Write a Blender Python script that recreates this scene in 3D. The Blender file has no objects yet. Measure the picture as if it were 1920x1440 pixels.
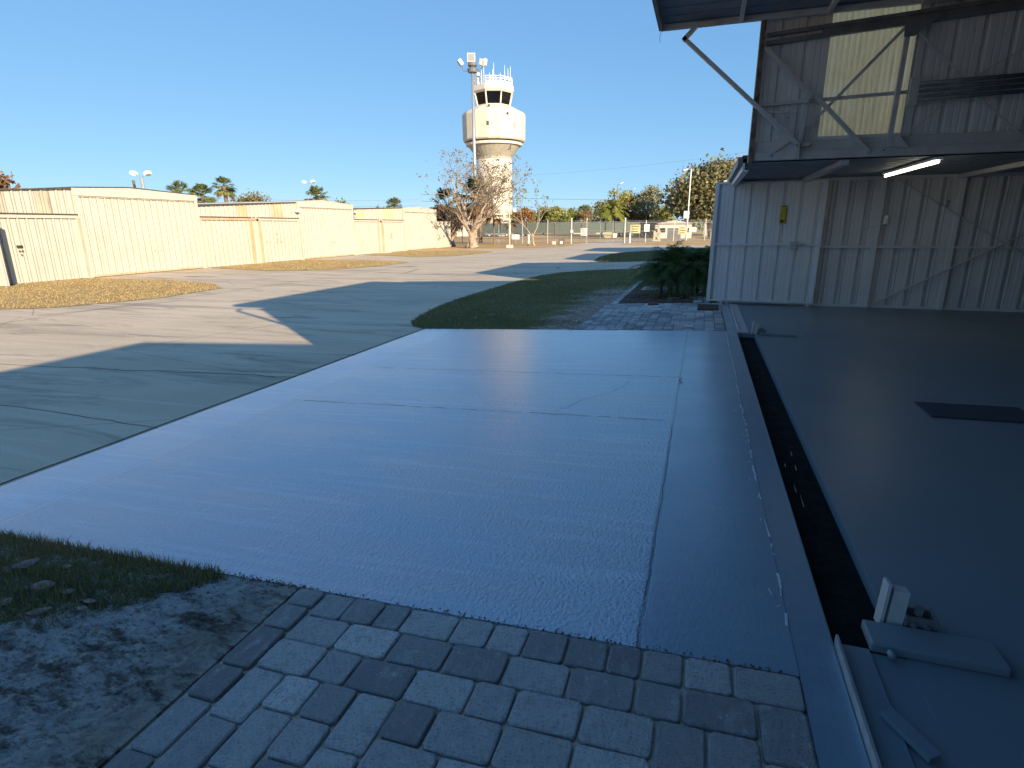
import bpy, bmesh, math, random
import numpy as np
from mathutils import Vector, Matrix
R = math.radians
PI = math.pi
sc = bpy.context.scene
COL = sc.collection

# ------------------------------------------------------------------ camera, sky, sun, exposure
CAM_R = Matrix(((0.9476, 0.3192, -0.0094), (0.0, 0.0, 0.0), (0.0, 0.0, 0.0)))
def _cam():
    f, cx, cy = 1063.0, 960.0, 720.0
    vy = Vector((1320 - cx, 424 - cy, f)); vz = Vector((985 - cx, 4550 - cy, f))
    down = vz.normalized()
    Y = (vy - down * vy.dot(down)).normalized()
    up = -down
    X = Y.cross(up)
    if X.x < 0: X = -X
    Rw = Matrix((X, Y, up))                  # rows: world axes seen from the lens (x right, y down, z forward)
    c = [Rw.col[0], -Rw.col[1], -Rw.col[2]]
    m = Matrix((c[0], c[1], c[2])).transposed().to_4x4()
    cam = bpy.data.cameras.new('camera'); cam.sensor_width = 36; cam.lens = f / 1920 * 36
    cam.clip_start = 0.05; cam.clip_end = 3000
    o = bpy.data.objects.new('camera', cam); COL.objects.link(o)
    m.translation = Vector((0, 0, 1.6)); o.matrix_world = m
    sc.camera = o
_cam()
SUN_EL, SUN_AZ = 18.6, 40.5                   # azimuth measured from +X towards -Y
sd = Vector((math.cos(R(SUN_AZ)) * math.cos(R(SUN_EL)), -math.sin(R(SUN_AZ)) * math.cos(R(SUN_EL)), math.sin(R(SUN_EL))))
w = bpy.data.worlds.new("World"); sc.world = w; w.use_nodes = True
nt = w.node_tree
sky = nt.nodes.new('ShaderNodeTexSky'); sky.sky_type = 'NISHITA'; sky.sun_disc = False
sky.sun_elevation = R(SUN_EL); sky.sun_rotation = R(90 + SUN_AZ)
sky.altitude = 0; sky.air_density = 0.7; sky.dust_density = 0.0; sky.ozone_density = 4.0
bg = nt.nodes['Background']; bg.inputs[1].default_value = 0.15
sp = nt.nodes.new('ShaderNodeSeparateColor'); cb_ = nt.nodes.new('ShaderNodeCombineColor'); nt.links.new(sky.outputs[0], sp.inputs[0])
for i, (k, g_) in enumerate(((.49, .58), (.80, .46), (1.24, .34))):     # the camera's softer roll-off between zenith and horizon
    p_ = nt.nodes.new('ShaderNodeMath'); p_.operation = 'POWER'; p_.inputs[1].default_value = g_; nt.links.new(sp.outputs[i], p_.inputs[0])
    m_ = nt.nodes.new('ShaderNodeMath'); m_.operation = 'MULTIPLY'; m_.inputs[1].default_value = k; nt.links.new(p_.outputs[0], m_.inputs[0]); nt.links.new(m_.outputs[0], cb_.inputs[i])
nt.links.new(cb_.outputs[0], bg.inputs[0])
sl = bpy.data.lights.new('sun', 'SUN'); sl.energy = 3.5; sl.angle = R(0.5); sl.color = (1.0, 0.80, 0.56)
so = bpy.data.objects.new('sun', sl); COL.objects.link(so)
so.rotation_euler = sd.to_track_quat('Z', 'Y').to_euler(); so.location = (20, -20, 20)
sc.view_settings.view_transform = 'Standard'; sc.view_settings.look = 'None'
sc.view_settings.gamma = 1; sc.view_settings.use_curve_mapping = False
sc.view_settings.exposure = 1.42
sc.cycles.max_bounces = 8; sc.cycles.diffuse_bounces = 5; sc.cycles.glossy_bounces = 4

# ------------------------------------------------------------------ terrain height
def sstep(a, b, x):
    t = min(1, max(0, (x - a) / (b - a))); return t * t * (3 - 2 * t)
def gz(x, y=0.0):
    if x > .45: z = 0.0
    elif x > -4.72: z = -.042 * (.45 - x)
    else: z = max(-.217 - .014 * (-4.72 - x), -.3)
    t = min(1, max(0, (y - 44) / 12.0))
    return z * (1 - t) + -.3 * t
XB = [-10.65, -4.72, .45]; YB = [44.0, 47.0, 50.0, 53.0, 56.0]

# ------------------------------------------------------------------ scene helpers
ORG = {}
def org(p): return ORG.get(p.name, Vector((0, 0, 0))) if p else Vector((0, 0, 0))
def link(o, parent=None, origin=None):
    COL.objects.link(o)
    if parent is not None:
        o.parent = parent
        if origin is None: origin = org(parent)
        o.location = origin - org(parent)
    elif origin is not None: o.location = origin
    ORG[o.name] = Vector(origin) if origin is not None else Vector((0, 0, 0))
    return o
def tag(o, label=None, cat=None, group=None, kind=None):
    if label: o['label'] = label
    if cat: o['category'] = cat
    if group: o['group'] = group
    if kind: o['kind'] = kind
    return o
def thing(name, loc, label, cat, group=None):
    o = bpy.data.objects.new(name, None); o.empty_display_size = .2
    link(o, None, Vector(loc)); tag(o, label, cat, group); return o
def V(*a): return Vector(a)
class MB:
    def __init__(s): s.v = []; s.f = []; s.e = None
    def add(s, vs, fs):
        k = len(s.v); s.v += [tuple(p) for p in vs]; s.f += [tuple(i + k for i in f) for f in fs]; return s
    def box(s, x0, x1, y0, y1, z0, z1):
        return s.add([(x0, y0, z0), (x1, y0, z0), (x1, y1, z0), (x0, y1, z0), (x0, y0, z1), (x1, y0, z1), (x1, y1, z1), (x0, y1, z1)],
                     [(0, 3, 2, 1), (4, 5, 6, 7), (0, 1, 5, 4), (1, 2, 6, 5), (2, 3, 7, 6), (3, 0, 4, 7)])
    def bar(s, p, q, a, b, up=(0, 0, 1)):
        p = Vector(p); q = Vector(q); d = (q - p).normalized(); up = Vector(up)
        if abs(d.dot(up)) > .98: up = Vector((1, 0, 0)) if abs(d.x) < .9 else Vector((0, 1, 0))
        sx = d.cross(up).normalized(); sy = sx.cross(d).normalized()
        vs = []
        for c in (p, q):
            for i, j in ((-1, -1), (1, -1), (1, 1), (-1, 1)): vs.append(c + sx * (i * a / 2) + sy * (j * b / 2))
        return s.add(vs, [(0, 3, 2, 1), (4, 5, 6, 7), (0, 1, 5, 4), (1, 2, 6, 5), (2, 3, 7, 6), (3, 0, 4, 7)])
    def tube(s, pts, rs, n=8, cap=True):
        pts = [Vector(p) for p in pts]
        if not hasattr(rs, '__len__'): rs = [rs] * len(pts)
        k = len(s.v); up0 = None
        for i, p in enumerate(pts):
            d = (pts[min(i + 1, len(pts) - 1)] - pts[max(i - 1, 0)])
            d = d.normalized() if d.length > 1e-9 else Vector((0, 0, 1))
            if up0 is None: up0 = Vector((0, 1, 0)) if abs(d.y) < .8 else Vector((1, 0, 0))
            sx = d.cross(up0).normalized(); sy = d.cross(sx).normalized(); up0 = -sx.cross(d).normalized() if False else up0
            for j in range(n):
                a = 2 * PI * j / n; s.v.append(tuple(p + sx * (math.cos(a) * rs[i]) + sy * (math.sin(a) * rs[i])))
        for i in range(len(pts) - 1):
            for j in range(n):
                a = k + i * n + j; b = k + i * n + (j + 1) % n
                s.f.append((a, b, b + n, a + n))
        if cap:
            s.f.append(tuple(k + j for j in range(n))[::-1]); m = k + (len(pts) - 1) * n
            s.f.append(tuple(m + j for j in range(n)))
        return s
    def prism(s, pts, off):
        off = Vector(off); n = len(pts); pts = [Vector(p) for p in pts]
        return s.add(pts + [p + off for p in pts], [tuple(range(n))[::-1], tuple(range(n, 2 * n))] + [(i, (i + 1) % n, (i + 1) % n + n, i + n) for i in range(n)])
    def lathe(s, c, prof, n=16, rot=0.0, caps=True):
        c = Vector(c); k = len(s.v)
        for r, z in prof:
            for j in range(n):
                a = 2 * PI * j / n + rot; s.v.append((c.x + r * math.cos(a), c.y + r * math.sin(a), c.z + z))
        for i in range(len(prof) - 1):
            for j in range(n):
                a = k + i * n + j; b = k + i * n + (j + 1) % n; s.f.append((a, b, b + n, a + n))
        if caps:
            s.f.append(tuple(k + j for j in range(n))[::-1]); m = k + (len(prof) - 1) * n
            s.f.append(tuple(m + j for j in range(n)))
        return s
    def ribbon(s, pts, wd, z=0.0, th=.004):
        for i in range(len(pts) - 1):
            (x0, y0), (x1, y1) = pts[i], pts[i + 1]
            d = Vector((x1 - x0, y1 - y0)).normalized(); n = Vector((-d.y, d.x)) * (wd / 2)
            s.add([(x0 - n.x, y0 - n.y, gz(x0) + z), (x0 + n.x, y0 + n.y, gz(x0) + z), (x1 + n.x, y1 + n.y, gz(x1) + z), (x1 - n.x, y1 - n.y, gz(x1) + z)], [(0, 3, 2, 1)])
        return s
    def build(s, name, mat, parent=None, smooth=False, origin=None, bevel=0, sharp=False):
        me = bpy.data.meshes.new(name)
        if origin is None: origin = org(parent)
        origin = Vector(origin)
        vs = [(a - origin.x, b - origin.y, c - origin.z) for a, b, c in s.v]
        me.from_pydata(vs, [], s.f); me.validate(); me.update()
        for m_ in (mat if isinstance(mat, (list, tuple)) else [mat]): me.materials.append(m_)
        if smooth: me.polygons.foreach_set('use_smooth', [True] * len(me.polygons))
        o = bpy.data.objects.new(name, me); link(o, parent, origin)
        if bevel:
            b = o.modifiers.new('bevel', 'BEVEL'); b.width = bevel; b.segments = 2; b.limit_method = 'ANGLE'
        return o
def corr(mb, p0, u, n, length, bot, top, pitch=.305, rh=.03, phase=0.0, minor=.004, seam=None):
    """ribbed metal sheet: u along the width, z up, n outward; bot/top are heights as functions of the distance"""
    p0 = Vector(p0); u = Vector(u).normalized(); n = Vector(n).normalized()
    prof = [(0, 0), (.07, 0), (.075, minor), (.09, minor), (.095, 0), (.14, 0), (.145, minor), (.16, minor), (.165, 0), (.208, 0), (.235, 0), (.252, rh), (.288, rh), (.305, 0)]
    sc_ = pitch / .305; cols = []
    k = math.floor(-phase / pitch) if phase else 0
    x = -phase
    while x < length + pitch:
        for a, h in prof[:-1]:
            t = x + a * sc_
            if 0 <= t <= length: cols.append((t, h))
        x += pitch
    if not cols or cols[0][0] > 1e-6: cols.insert(0, (0, cols[0][1] if cols else 0))
    if cols[-1][0] < length - 1e-6: cols.append((length, cols[-1][1]))
    vs = []
    bf = bot if callable(bot) else (lambda t: bot); tf = top if callable(top) else (lambda t: top)
    for t, h in cols:
        b = p0 + u * t + n * h
        vs += [(b.x, b.y, bf(t)), (b.x, b.y, tf(t))]
    fs = [(2 * i, 2 * i + 2, 2 * i + 3, 2 * i + 1) for i in range(len(cols) - 1)]
    if seam is not None:  # flat strips beside each rib carry its painted shading
        k = len(mb.v) // 2
        for i in range(len(cols) - 1):
            a = (cols[i][0] + phase) % pitch
            if abs(a - .208 * sc_) < .004 or abs(a - .305 * sc_) < .002 or a < .0015: seam.add([vs[2 * i], vs[2 * i + 2], vs[2 * i + 3], vs[2 * i + 1]] if a > .1 * sc_ and abs(a - .305 * sc_) > .002 else [vs[2 * i], tuple(Vector(vs[2 * i]).lerp(Vector(vs[2 * i + 2]), .25)), tuple(Vector(vs[2 * i + 3]) * .25 + Vector(vs[2 * i + 1]) * .75), vs[2 * i + 1]], [(0, 1, 2, 3)])
        seam.off = n * .0015
    mb.add(vs, fs); return mb
def rib_shade_build(sm, parent, mat):
    if not sm.v: return
    sm.v = [tuple(Vector(p) + sm.off) for p in sm.v]; sm.build('rib_shade_strip', mat, parent)
def corr_flat(mb, p0, u, l, run, rdir, nz=-1, pitch=.305, rh=.03, slope=0.0):
    """ribbed sheet lying flat: ribs run along rdir for `run`, profile repeats along u for `l`"""
    p0 = Vector(p0); u = Vector(u).normalized(); rdir = Vector(rdir).normalized()
    x = 0; cols = []
    while x < l:
        for a, h in ((0, 0), (.235, 0), (.252, rh), (.288, rh)):
            if x + a <= l: cols.append((x + a, h))
        x += pitch
    cols.append((l, 0)); vs = []
    for t, h in cols:
        a = p0 + u * t + Vector((0, 0, nz * h)); b = a + rdir * run + Vector((0, 0, slope * run)); vs += [a, b]
    mb.add(vs, [(2 * i, 2 * i + 2, 2 * i + 3, 2 * i + 1) for i in range(len(cols) - 1)]); return mb
def sheet(poly, dz, name, mat, parent=None, sub=None, **kw):
    bm = bmesh.new(); bm.faces.new([bm.verts.new((x, y, 0)) for x, y in poly])
    for X in XB: 
        bmesh.ops.bisect_plane(bm, geom=bm.verts[:] + bm.edges[:] + bm.faces[:], plane_co=(X, 0, 0), plane_no=(1, 0, 0), dist=1e-5)
    for Y in YB:
        bmesh.ops.bisect_plane(bm, geom=bm.verts[:] + bm.edges[:] + bm.faces[:], plane_co=(0, Y, 0), plane_no=(0, 1, 0), dist=1e-5)
    bmesh.ops.triangulate(bm, faces=bm.faces[:])
    for v in bm.verts: v.co.z = gz(v.co.x, v.co.y) + dz
    for f in bm.faces:
        f.normal_update()
        if f.normal.z < 0: f.normal_flip()
    me = bpy.data.meshes.new(name); bm.to_mesh(me); bm.free(); me.materials.append(mat)
    o = bpy.data.objects.new(name, me); link(o, parent); return o
def inpoly(x, y, P):
    c = False; j = len(P) - 1
    for i in range(len(P)):
        if (P[i][1] > y) != (P[j][1] > y) and x < (P[j][0] - P[i][0]) * (y - P[i][1]) / (P[j][1] - P[i][1]) + P[i][0]: c = not c
        j = i
    return c

# ------------------------------------------------------------------ materials
class NT:
    def __init__(s, name):
        s.m = bpy.data.materials.new(name); s.m.use_nodes = True; s.t = s.m.node_tree; s.b = s.t.nodes['Principled BSDF']
        s.co = s.t.nodes.new('ShaderNodeNewGeometry').outputs['Position']
    def n(s, ty, **k):
        o = s.t.nodes.new(ty)
        for a, b in k.items(): setattr(o, a, b)
        return o
    def l(s, a, b): s.t.links.new(a, b)
    def val(s, sock, v):
        if hasattr(v, 'is_output'): s.l(v, sock)
        else: sock.default_value = v
    def math(s, op, a, b=None, c=None, clamp=False):
        o = s.n('ShaderNodeMath', operation=op); o.use_clamp = clamp
        s.val(o.inputs[0], a)
        if b is not None: s.val(o.inputs[1], b)
        if c is not None: s.val(o.inputs[2], c)
        return o.outputs[0]
    def xyz(s, v=None):
        o = s.n('ShaderNodeSeparateXYZ'); s.l(v or s.co, o.inputs[0]); return o.outputs
    def scale(s, sx, sy, sz, rot=0.0):
        o = s.n('ShaderNodeMapping'); o.inputs['Scale'].default_value = (sx, sy, sz); o.inputs['Rotation'].default_value = (0, 0, rot)
        s.l(s.co, o.inputs[0]); return o.outputs[0]
    def noise(s, sc_=5.0, det=4.0, rough=.55, vec=None, dist=0.0, lo=None, hi=None):
        o = s.n('ShaderNodeTexNoise'); o.inputs['Scale'].default_value = sc_; o.inputs['Detail'].default_value = det
        o.inputs['Roughness'].default_value = rough; o.inputs['Distortion'].default_value = dist
        s.l(vec or s.co, o.inputs['Vector']); r = o.outputs['Fac']
        if lo is not None: r = s.ramp(r, lo, hi)
        return r
    def vor(s, sc_=5.0, feat='F1', vec=None, out='Distance'):
        o = s.n('ShaderNodeTexVoronoi', feature=feat); o.inputs['Scale'].default_value = sc_; s.l(vec or s.co, o.inputs['Vector']); return o.outputs[out]
    def ramp(s, f, lo, hi, a=0.0, b=1.0, smooth=True):
        o = s.n('ShaderNodeMapRange'); o.interpolation_type = 'SMOOTHSTEP' if smooth else 'LINEAR'
        s.l(f, o.inputs['Value'])
        for k, v in (('From Min', lo), ('From Max', hi), ('To Min', a), ('To Max', b)): o.inputs[k].default_value = v
        return o.outputs['Result']
    def mix(s, f, a, b):
        o = s.n('ShaderNodeMix', data_type='RGBA'); s.val(o.inputs['Factor'], f)
        for i, v in ((6, a), (7, b)):
            if hasattr(v, 'is_output'): s.l(v, o.inputs[i])
            else: o.inputs[i].default_value = (*v, 1)
        return o.outputs[2]
    def bump(s, h, strength=.3, dist=.01, prev=None):
        o = s.n('ShaderNodeBump'); o.inputs['Strength'].default_value = strength; o.inputs['Distance'].default_value = dist
        s.l(h, o.inputs['Height'])
        if prev is not None: s.l(prev, o.inputs['Normal'])
        return o.outputs[0]
    def out(s, color=None, rough=None, normal=None, metallic=None, spec=None, **k):
        if color is not None: s.val(s.b.inputs['Base Color'], color if hasattr(color, 'is_output') else (*color, 1))
        if rough is not None: s.val(s.b.inputs['Roughness'], rough)
        if normal is not None: s.l(normal, s.b.inputs['Normal'])
        if metallic is not None: s.val(s.b.inputs['Metallic'], metallic)
        if spec is not None: s.val(s.b.inputs['Specular IOR Level'], spec)
        for a, b in k.items(): s.val(s.b.inputs[a.replace('_', ' ')], b)
        return s.m
def M_simple(name, c1, c2=None, sc_=6.0, rough=.6, bump=.0, bsc=40.0, metallic=0.0, spec=.5, stretch=None):
    t = NT(name); c2 = c2 or tuple(min(1, x * 1.18 + .005) for x in c1)
    vec = t.scale(*stretch) if stretch else None
    f = t.noise(sc_, 5, .6, vec=vec, lo=.35, hi=.65); nrm = None
    if bump: nrm = t.bump(t.noise(bsc, 3, .6), bump, .01)
    r = t.ramp(t.noise(sc_ * 2.3, 3), .3, .7, max(0, rough - .08), min(1, rough + .08))
    return t.out(t.mix(f, c1, c2), r, nrm, metallic, spec)
def M_leaf(name, c1, c2, c3=None, trans=.25):
    t = NT(name); g = t.n('ShaderNodeNewGeometry'); r = g.outputs['Random Per Island']
    c = t.mix(t.ramp(r, 0, .7, smooth=False), c1, c2)
    if c3: c = t.mix(t.ramp(r, .75, .85), c, c3)
    c = t.mix(t.noise(.35, 2, lo=.35, hi=.65), c, t.mix(.5, c, c1))
    t.out(c, .55, None, 0, .3)
    tr = t.n('ShaderNodeBsdfTranslucent'); t.l(c, tr.inputs[0]); ms = t.n('ShaderNodeMixShader'); ms.inputs[0].default_value = trans
    o = t.t.nodes['Material Output']; t.l(t.b.outputs[0], ms.inputs[1]); t.l(tr.outputs[0], ms.inputs[2]); t.l(ms.outputs[0], o.inputs[0])
    return t.m

def m_apron():
    t = NT('painted_concrete'); x, y, z = t.xyz()
    wob = t.math('MULTIPLY', t.math('SUBTRACT', t.noise(2.2, 5, .65), .5), .035)
    def line(coord, pos, wid, lo, hi, other):
        d = t.math('ABSOLUTE', t.math('SUBTRACT', t.math('ADD', coord, wob), pos))
        l = t.ramp(d, wid * .3, wid, 1, 0)
        return t.math('MULTIPLY', l, t.math('MULTIPLY', t.math('GREATER_THAN', other, lo), t.math('LESS_THAN', other, hi)))
    s1 = line(y, 6.34, .014, -4.0, -.12, x); s2 = line(y, 4.82, .016, -4.08, -.12, x)
    s3 = line(x, -4.1, .012, -9, 9.4, y); s4 = line(x, -.12, .014, -9, 6.6, y); s5 = line(x, -.115, .006, 6.6, 9.2, y)
    seams = t.math('MAXIMUM', t.math('MAXIMUM', s1, s2), t.math('MAXIMUM', s3, t.math('MAXIMUM', s4, s5)))
    brk = t.noise(1.7, 3, .6, lo=.3, hi=.5); seams = t.math('MULTIPLY', seams, brk)
    inner = t.ramp(x, -.14, -.10, 1.0, 0.15)
    edge = t.ramp(x, -4.12, -4.05, .35, 1.0)
    peel = t.math('MULTIPLY', t.noise(55, 3, .6, vec=t.scale(1, .8, 1)), t.math('MULTIPLY', inner, edge))
    broad = t.noise(1.3, 4, .55, vec=t.scale(.6, 1.6, 1), dist=.4)
    streak = t.noise(3.0, 3, .5, vec=t.scale(.35, 5, 1, R(8)))
    n1 = t.bump(peel, 1.0, .02)
    n2 = t.bump(broad, .35, .02, n1)
    n3 = t.bump(t.noise(9, 3, .5, vec=t.scale(1, 2.2, 1)), .25, .006, n2)
    n4 = t.bump(seams, .6, -.004, n3)
    # thinner coat shows the slab through it; far half is rolled in streaks
    c = t.mix(t.ramp(broad, .35, .7), (.27, .405, .53), (.31, .45, .58))
    c = t.mix(t.math('MULTIPLY', t.ramp(streak, .5, .68), .5), c, (.42, .56, .68))
    c = t.mix(t.math('MULTIPLY', t.noise(70, 2, .5, lo=.62, hi=.8), .35), c, (.50, .60, .70))
    c = t.mix(t.ramp(x, -.16, -.08, 0, .8), c, (.14, .205, .26))  # strip by the door darkened to imitate the raised door's reflection
    c = t.mix(t.math('MULTIPLY', seams, .5), c, (.14, .19, .25))
    rg = t.math('ADD', t.ramp(broad, .35, .65, .30, .42), t.math('MULTIPLY', streak, .1))
    return t.out(c, rg, n4, 0, .7, Coat_Weight=1.0, Coat_Roughness=.26)
def m_floor():
    t = NT('floor_paint'); a = t.noise(.8, 3, .5)
    c = t.mix(t.ramp(a, .3, .7), (.17, .215, .245), (.185, .235, .265))
    c = t.mix(t.math('MULTIPLY', t.noise(90, 1, .5, lo=.74, hi=.78), .25), c, (.2, .22, .24))
    return t.out(c, t.ramp(t.noise(.6, 2), .3, .7, .36, .42), t.bump(t.noise(7, 2), .05, .004), 0, .4)
def m_asphalt():
    t = NT('weathered_pavement')
    big = t.noise(.25, 5, .6, vec=t.scale(.6, 1.3, 1), dist=.6); st = t.noise(1.1, 5, .7, vec=t.scale(.25, 2.6, 1, R(12)), dist=.8)
    c = t.mix(t.ramp(big, .3, .7), (.55, .455, .33), (.65, .545, .40))
    c = t.mix(t.math('MULTIPLY', t.ramp(st, .46, .66), .75), c, (.72, .61, .48))
    c = t.mix(t.math('MULTIPLY', t.ramp(t.noise(.55, 6, .7, vec=t.scale(.4, 2.2, 1, R(-10)), dist=1.2), .50, .66), .75), c, (.28, .24, .19))
    c = t.mix(t.math('MULTIPLY', t.noise(90, 2, .7, lo=.35, hi=.75), .3), c, (.15, .145, .14))
    cr = t.vor(.27, 'DISTANCE_TO_EDGE', vec=t.scale(.55, 1.1, 1, R(7)))
    c = t.mix(t.math('MULTIPLY', t.ramp(cr, .0, .004, 1, 0), .45), c, (.08, .08, .075))
    n = t.bump(t.noise(120, 3, .7), .35, .006); n = t.bump(big, .3, .03, n)
    return t.out(c, .85, n, 0, .3)
def m_soil():
    t = NT('sandy_soil'); vec = t.scale(.7, 1.8, 1, R(20))
    a = t.noise(4.5, 10, .78, vec=vec, dist=.15); b = t.noise(34, 8, .8, vec=vec)
    c = t.mix(t.ramp(a, .40, .55), (.20, .165, .135), (.84, .82, .79))
    c = t.mix(t.ramp(b, .53, .60, 0, .8), c, (.17, .135, .11)); c = t.mix(t.ramp(t.noise(2.2, 4, .6), .52, .64, 0, .45), c, (.19, .14, .10))
    c = t.mix(t.noise(140, 2, .6, lo=.66, hi=.74), c, (.5, .48, .44))
    x, y, z = t.xyz()
    e = t.math('MULTIPLY', t.ramp(t.math('ADD', x, t.math('MULTIPLY', a, .5)), -1.9, -1.45), t.ramp(a, .4, .6))
    c = t.mix(t.math('MULTIPLY', e, .7), c, (.60, .53, .40))
    return t.out(c, .95, t.bump(t.noise(60, 8, .85, vec=vec), 1.0, .05), 0, .15)
def m_ground():
    t = NT('dry_grass_ground'); a = t.noise(.35, 6, .7, dist=.6); b = t.noise(14, 5, .75)
    c = t.mix(t.ramp(a, .35, .65), (.46, .27, .12), (.56, .41, .21))
    c = t.mix(t.math('MULTIPLY', t.ramp(b, .45, .7), .6), c, (.62, .50, .30))
    c = t.mix(t.math('MULTIPLY', t.noise(.9, 4, .7, lo=.55, hi=.7), .5), c, (.16, .17, .06))
    return t.out(c, .95, t.bump(b, .7, .04), 0, .1)
def m_lawn(name, c1, c2, dirt, dirtpos=None):
    t = NT(name); a = t.noise(1.4, 6, .7, dist=.5); x, y, z = t.xyz()
    c = t.mix(t.ramp(a, .35, .65), c1, c2)
    if dirtpos:
        d = t.math('MULTIPLY', t.ramp(t.math('ADD', x, t.math('MULTIPLY', t.noise(.9, 5, .7, vec=t.scale(.4, 1, 1)), 2.4)), dirtpos[0], dirtpos[0] + .5), t.ramp(y, dirtpos[1], dirtpos[1] + 2, 1, 0))
        dd = t.mix(t.noise(9, 6, .75, vec=t.scale(.6, 1.6, 1), lo=.4, hi=.62), (.20, .13, .085), (.50, .46, .41))
        c = t.mix(d, c, dd)
    else: c = t.mix(t.noise(.8, 4, .7, lo=.55, hi=.72), c, dirt)
    return t.out(c, .95, t.bump(t.noise(45, 5, .8), .7, .03), 0, .1)
def m_siding(name, c1, c2, dirty=(.30, .26, .19), amt=.35, rough=.45, streak=1.0):
    t = NT(name); a = t.noise(1.3, 4, .6); s_ = t.noise(7, 4, .6, vec=t.scale(1, 1, .12))
    c = t.mix(t.ramp(a, .3, .7), c1, c2); c = t.mix(t.math('MULTIPLY', t.ramp(s_, .5, .78), amt), c, dirty)
    return t.out(c, t.ramp(a, .3, .7, rough - .08, rough + .1), t.bump(a, .15, .01), 0, .45)
def m_paver():
    t = NT('tumbled_paver'); g = t.n('ShaderNodeNewGeometry'); r = g.outputs['Random Per Island']
    c = t.mix(t.ramp(r, 0, 1, smooth=False), (.26, .26, .27), (.74, .74, .735))
    c = t.mix(t.ramp(r, .965, .98), c, (.85, .85, .84)); c = t.mix(t.ramp(r, .14, .08), c, (.30, .295, .305))
    sp = t.noise(95, 4, .8); md = t.noise(24, 6, .75); st = t.noise(16, 5, .7, vec=t.scale(1, .35, 1, R(30)))
    c = t.mix(t.math('MULTIPLY', t.ramp(st, .48, .7), .55), c, (.64, .63, .61))
    c = t.mix(t.math('MULTIPLY', t.ramp(sp, .50, .62), .55), c, (.22, .22, .23)); c = t.mix(t.math('MULTIPLY', t.ramp(md, .52, .64), .5), c, (.34, .335, .34)); c = t.mix(t.math('MULTIPLY', t.ramp(md, .42, .34), .45), c, (.86, .86, .85))
    c = t.mix(t.noise(170, 2, .6, lo=.70, hi=.76), c, (.5, .5, .5))
    return t.out(c, .8, t.bump(sp, 1.0, .02, t.bump(md, .8, .02)), 0, .35)

A = {}
A['apron'] = m_apron(); A['floor'] = m_floor(); A['pave'] = m_asphalt(); A['soil'] = m_soil(); A['ground'] = m_ground(); A['paver'] = m_paver()
A['lawn'] = m_lawn('shaded_lawn', (.11, .12, .045), (.20, .175, .075), (.15, .12, .08), (-1.75, 15.5))
A['lawn2'] = m_lawn('green_lawn', (.08, .085, .03), (.13, .12, .05), (.2, .15, .07))
A['yellow'] = m_lawn('dormant_lawn', (.38, .26, .11), (.46, .36, .18), (.36, .21, .10))
A['cream'] = m_siding('cream_siding', (.475, .46, .405), (.525, .51, .45), (.39, .35, .28), .5)
A['cream_dirty'] = m_siding('soiled_shade_siding', (.42, .38, .30), (.5, .45, .35), (.14, .13, .11), .9)  # soiled siding; also the painted shade under headers and between units
A['cream_rust'] = m_siding('rust_streaked_siding', (.50, .39, .24), (.56, .46, .30), (.34, .2, .1), .8)
A['cream_green'] = m_siding('algae_siding', (.50, .48, .30), (.55, .52, .34), (.40, .42, .20), .5)
A['trim'] = m_siding('cream_trim', (.52, .50, .43), (.56, .54, .47), (.5, .38, .22), .3)
A['tan'] = m_siding('tan_trim', (.5, .36, .22), (.56, .42, .28), (.2, .12, .07), .6)
A['seam'] = M_simple('painted_rib_shade', (.19, .17, .13), (.27, .24, .18), 9, .7)  # rib shading painted as dark strips on the cream sheets
A['rib_shade_grey'] = M_simple('painted_grey_rib_shade', (.33, .335, .34), (.42, .42, .42), 9, .7)  # groove shading painted as grey strips on the partition walls
A['grey'] = m_siding('grey_siding', (.60, .60, .60), (.65, .65, .65), (.46, .46, .455), .12, .5)
A['greyleaf'] = m_siding('door_leaf_siding', (.66, .665, .67), (.72, .72, .72), (.5, .5, .49), .25, .42)
A['steel'] = M_simple('grey_painted_steel', (.44, .435, .42), (.50, .495, .48), 5, .45, .1, 60)
A['dsteel'] = M_simple('dark_painted_steel', (.13, .135, .14), (.18, .185, .19), 5, .5, .1, 60)
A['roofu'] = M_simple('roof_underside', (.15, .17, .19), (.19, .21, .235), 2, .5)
A['rust'] = M_simple('rusty_post', (.10, .055, .035), (.22, .17, .13), 9, .8, .4, 50)
A['roofdark'] = M_simple('dark_roof_edge', (.05, .045, .04), (.10, .085, .07), 8, .7)
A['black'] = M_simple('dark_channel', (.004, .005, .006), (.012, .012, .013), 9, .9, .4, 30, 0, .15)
A['mat'] = M_simple('floor_mat', (.028, .035, .055), (.045, .055, .08), 60, .9, .5, 200)
A['galv'] = M_simple('galvanised_steel', (.42, .43, .43), (.55, .56, .55), 12, .4, .05, 50, .6)
A['white'] = M_simple('white_paint', (.72, .72, .70), (.8, .8, .78), 4, .45)
A['chalk'] = M_simple('bare_chipped_concrete', (.5, .55, .58), (.7, .74, .76), 30, .8, .4, 90)
A['tower'] = m_siding('tower_concrete', (.60, .56, .45), (.65, .61, .50), (.5, .46, .3), .25, .7)
A['towerw'] = m_siding('tower_white', (.68, .64, .55), (.72, .68, .60), (.6, .58, .5), .2, .6)
A['towerg'] = m_siding('tower_grey', (.36, .35, .30), (.42, .41, .35), (.28, .27, .22), .3, .7)
A['brick'] = M_simple('red_brick', (.16, .06, .04), (.24, .10, .07), 30, .9, .5, 80)
A['bark'] = M_simple('pale_bark', (.28, .22, .16), (.42, .34, .26), 3, .9, .6, 25)
A['barkd'] = M_simple('dark_bark', (.06, .045, .035), (.14, .11, .085), 4, .95, .6, 25)
A['wood'] = M_simple('weathered_wood', (.12, .09, .065), (.2, .16, .12), 4, .9, .4, 20)
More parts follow.
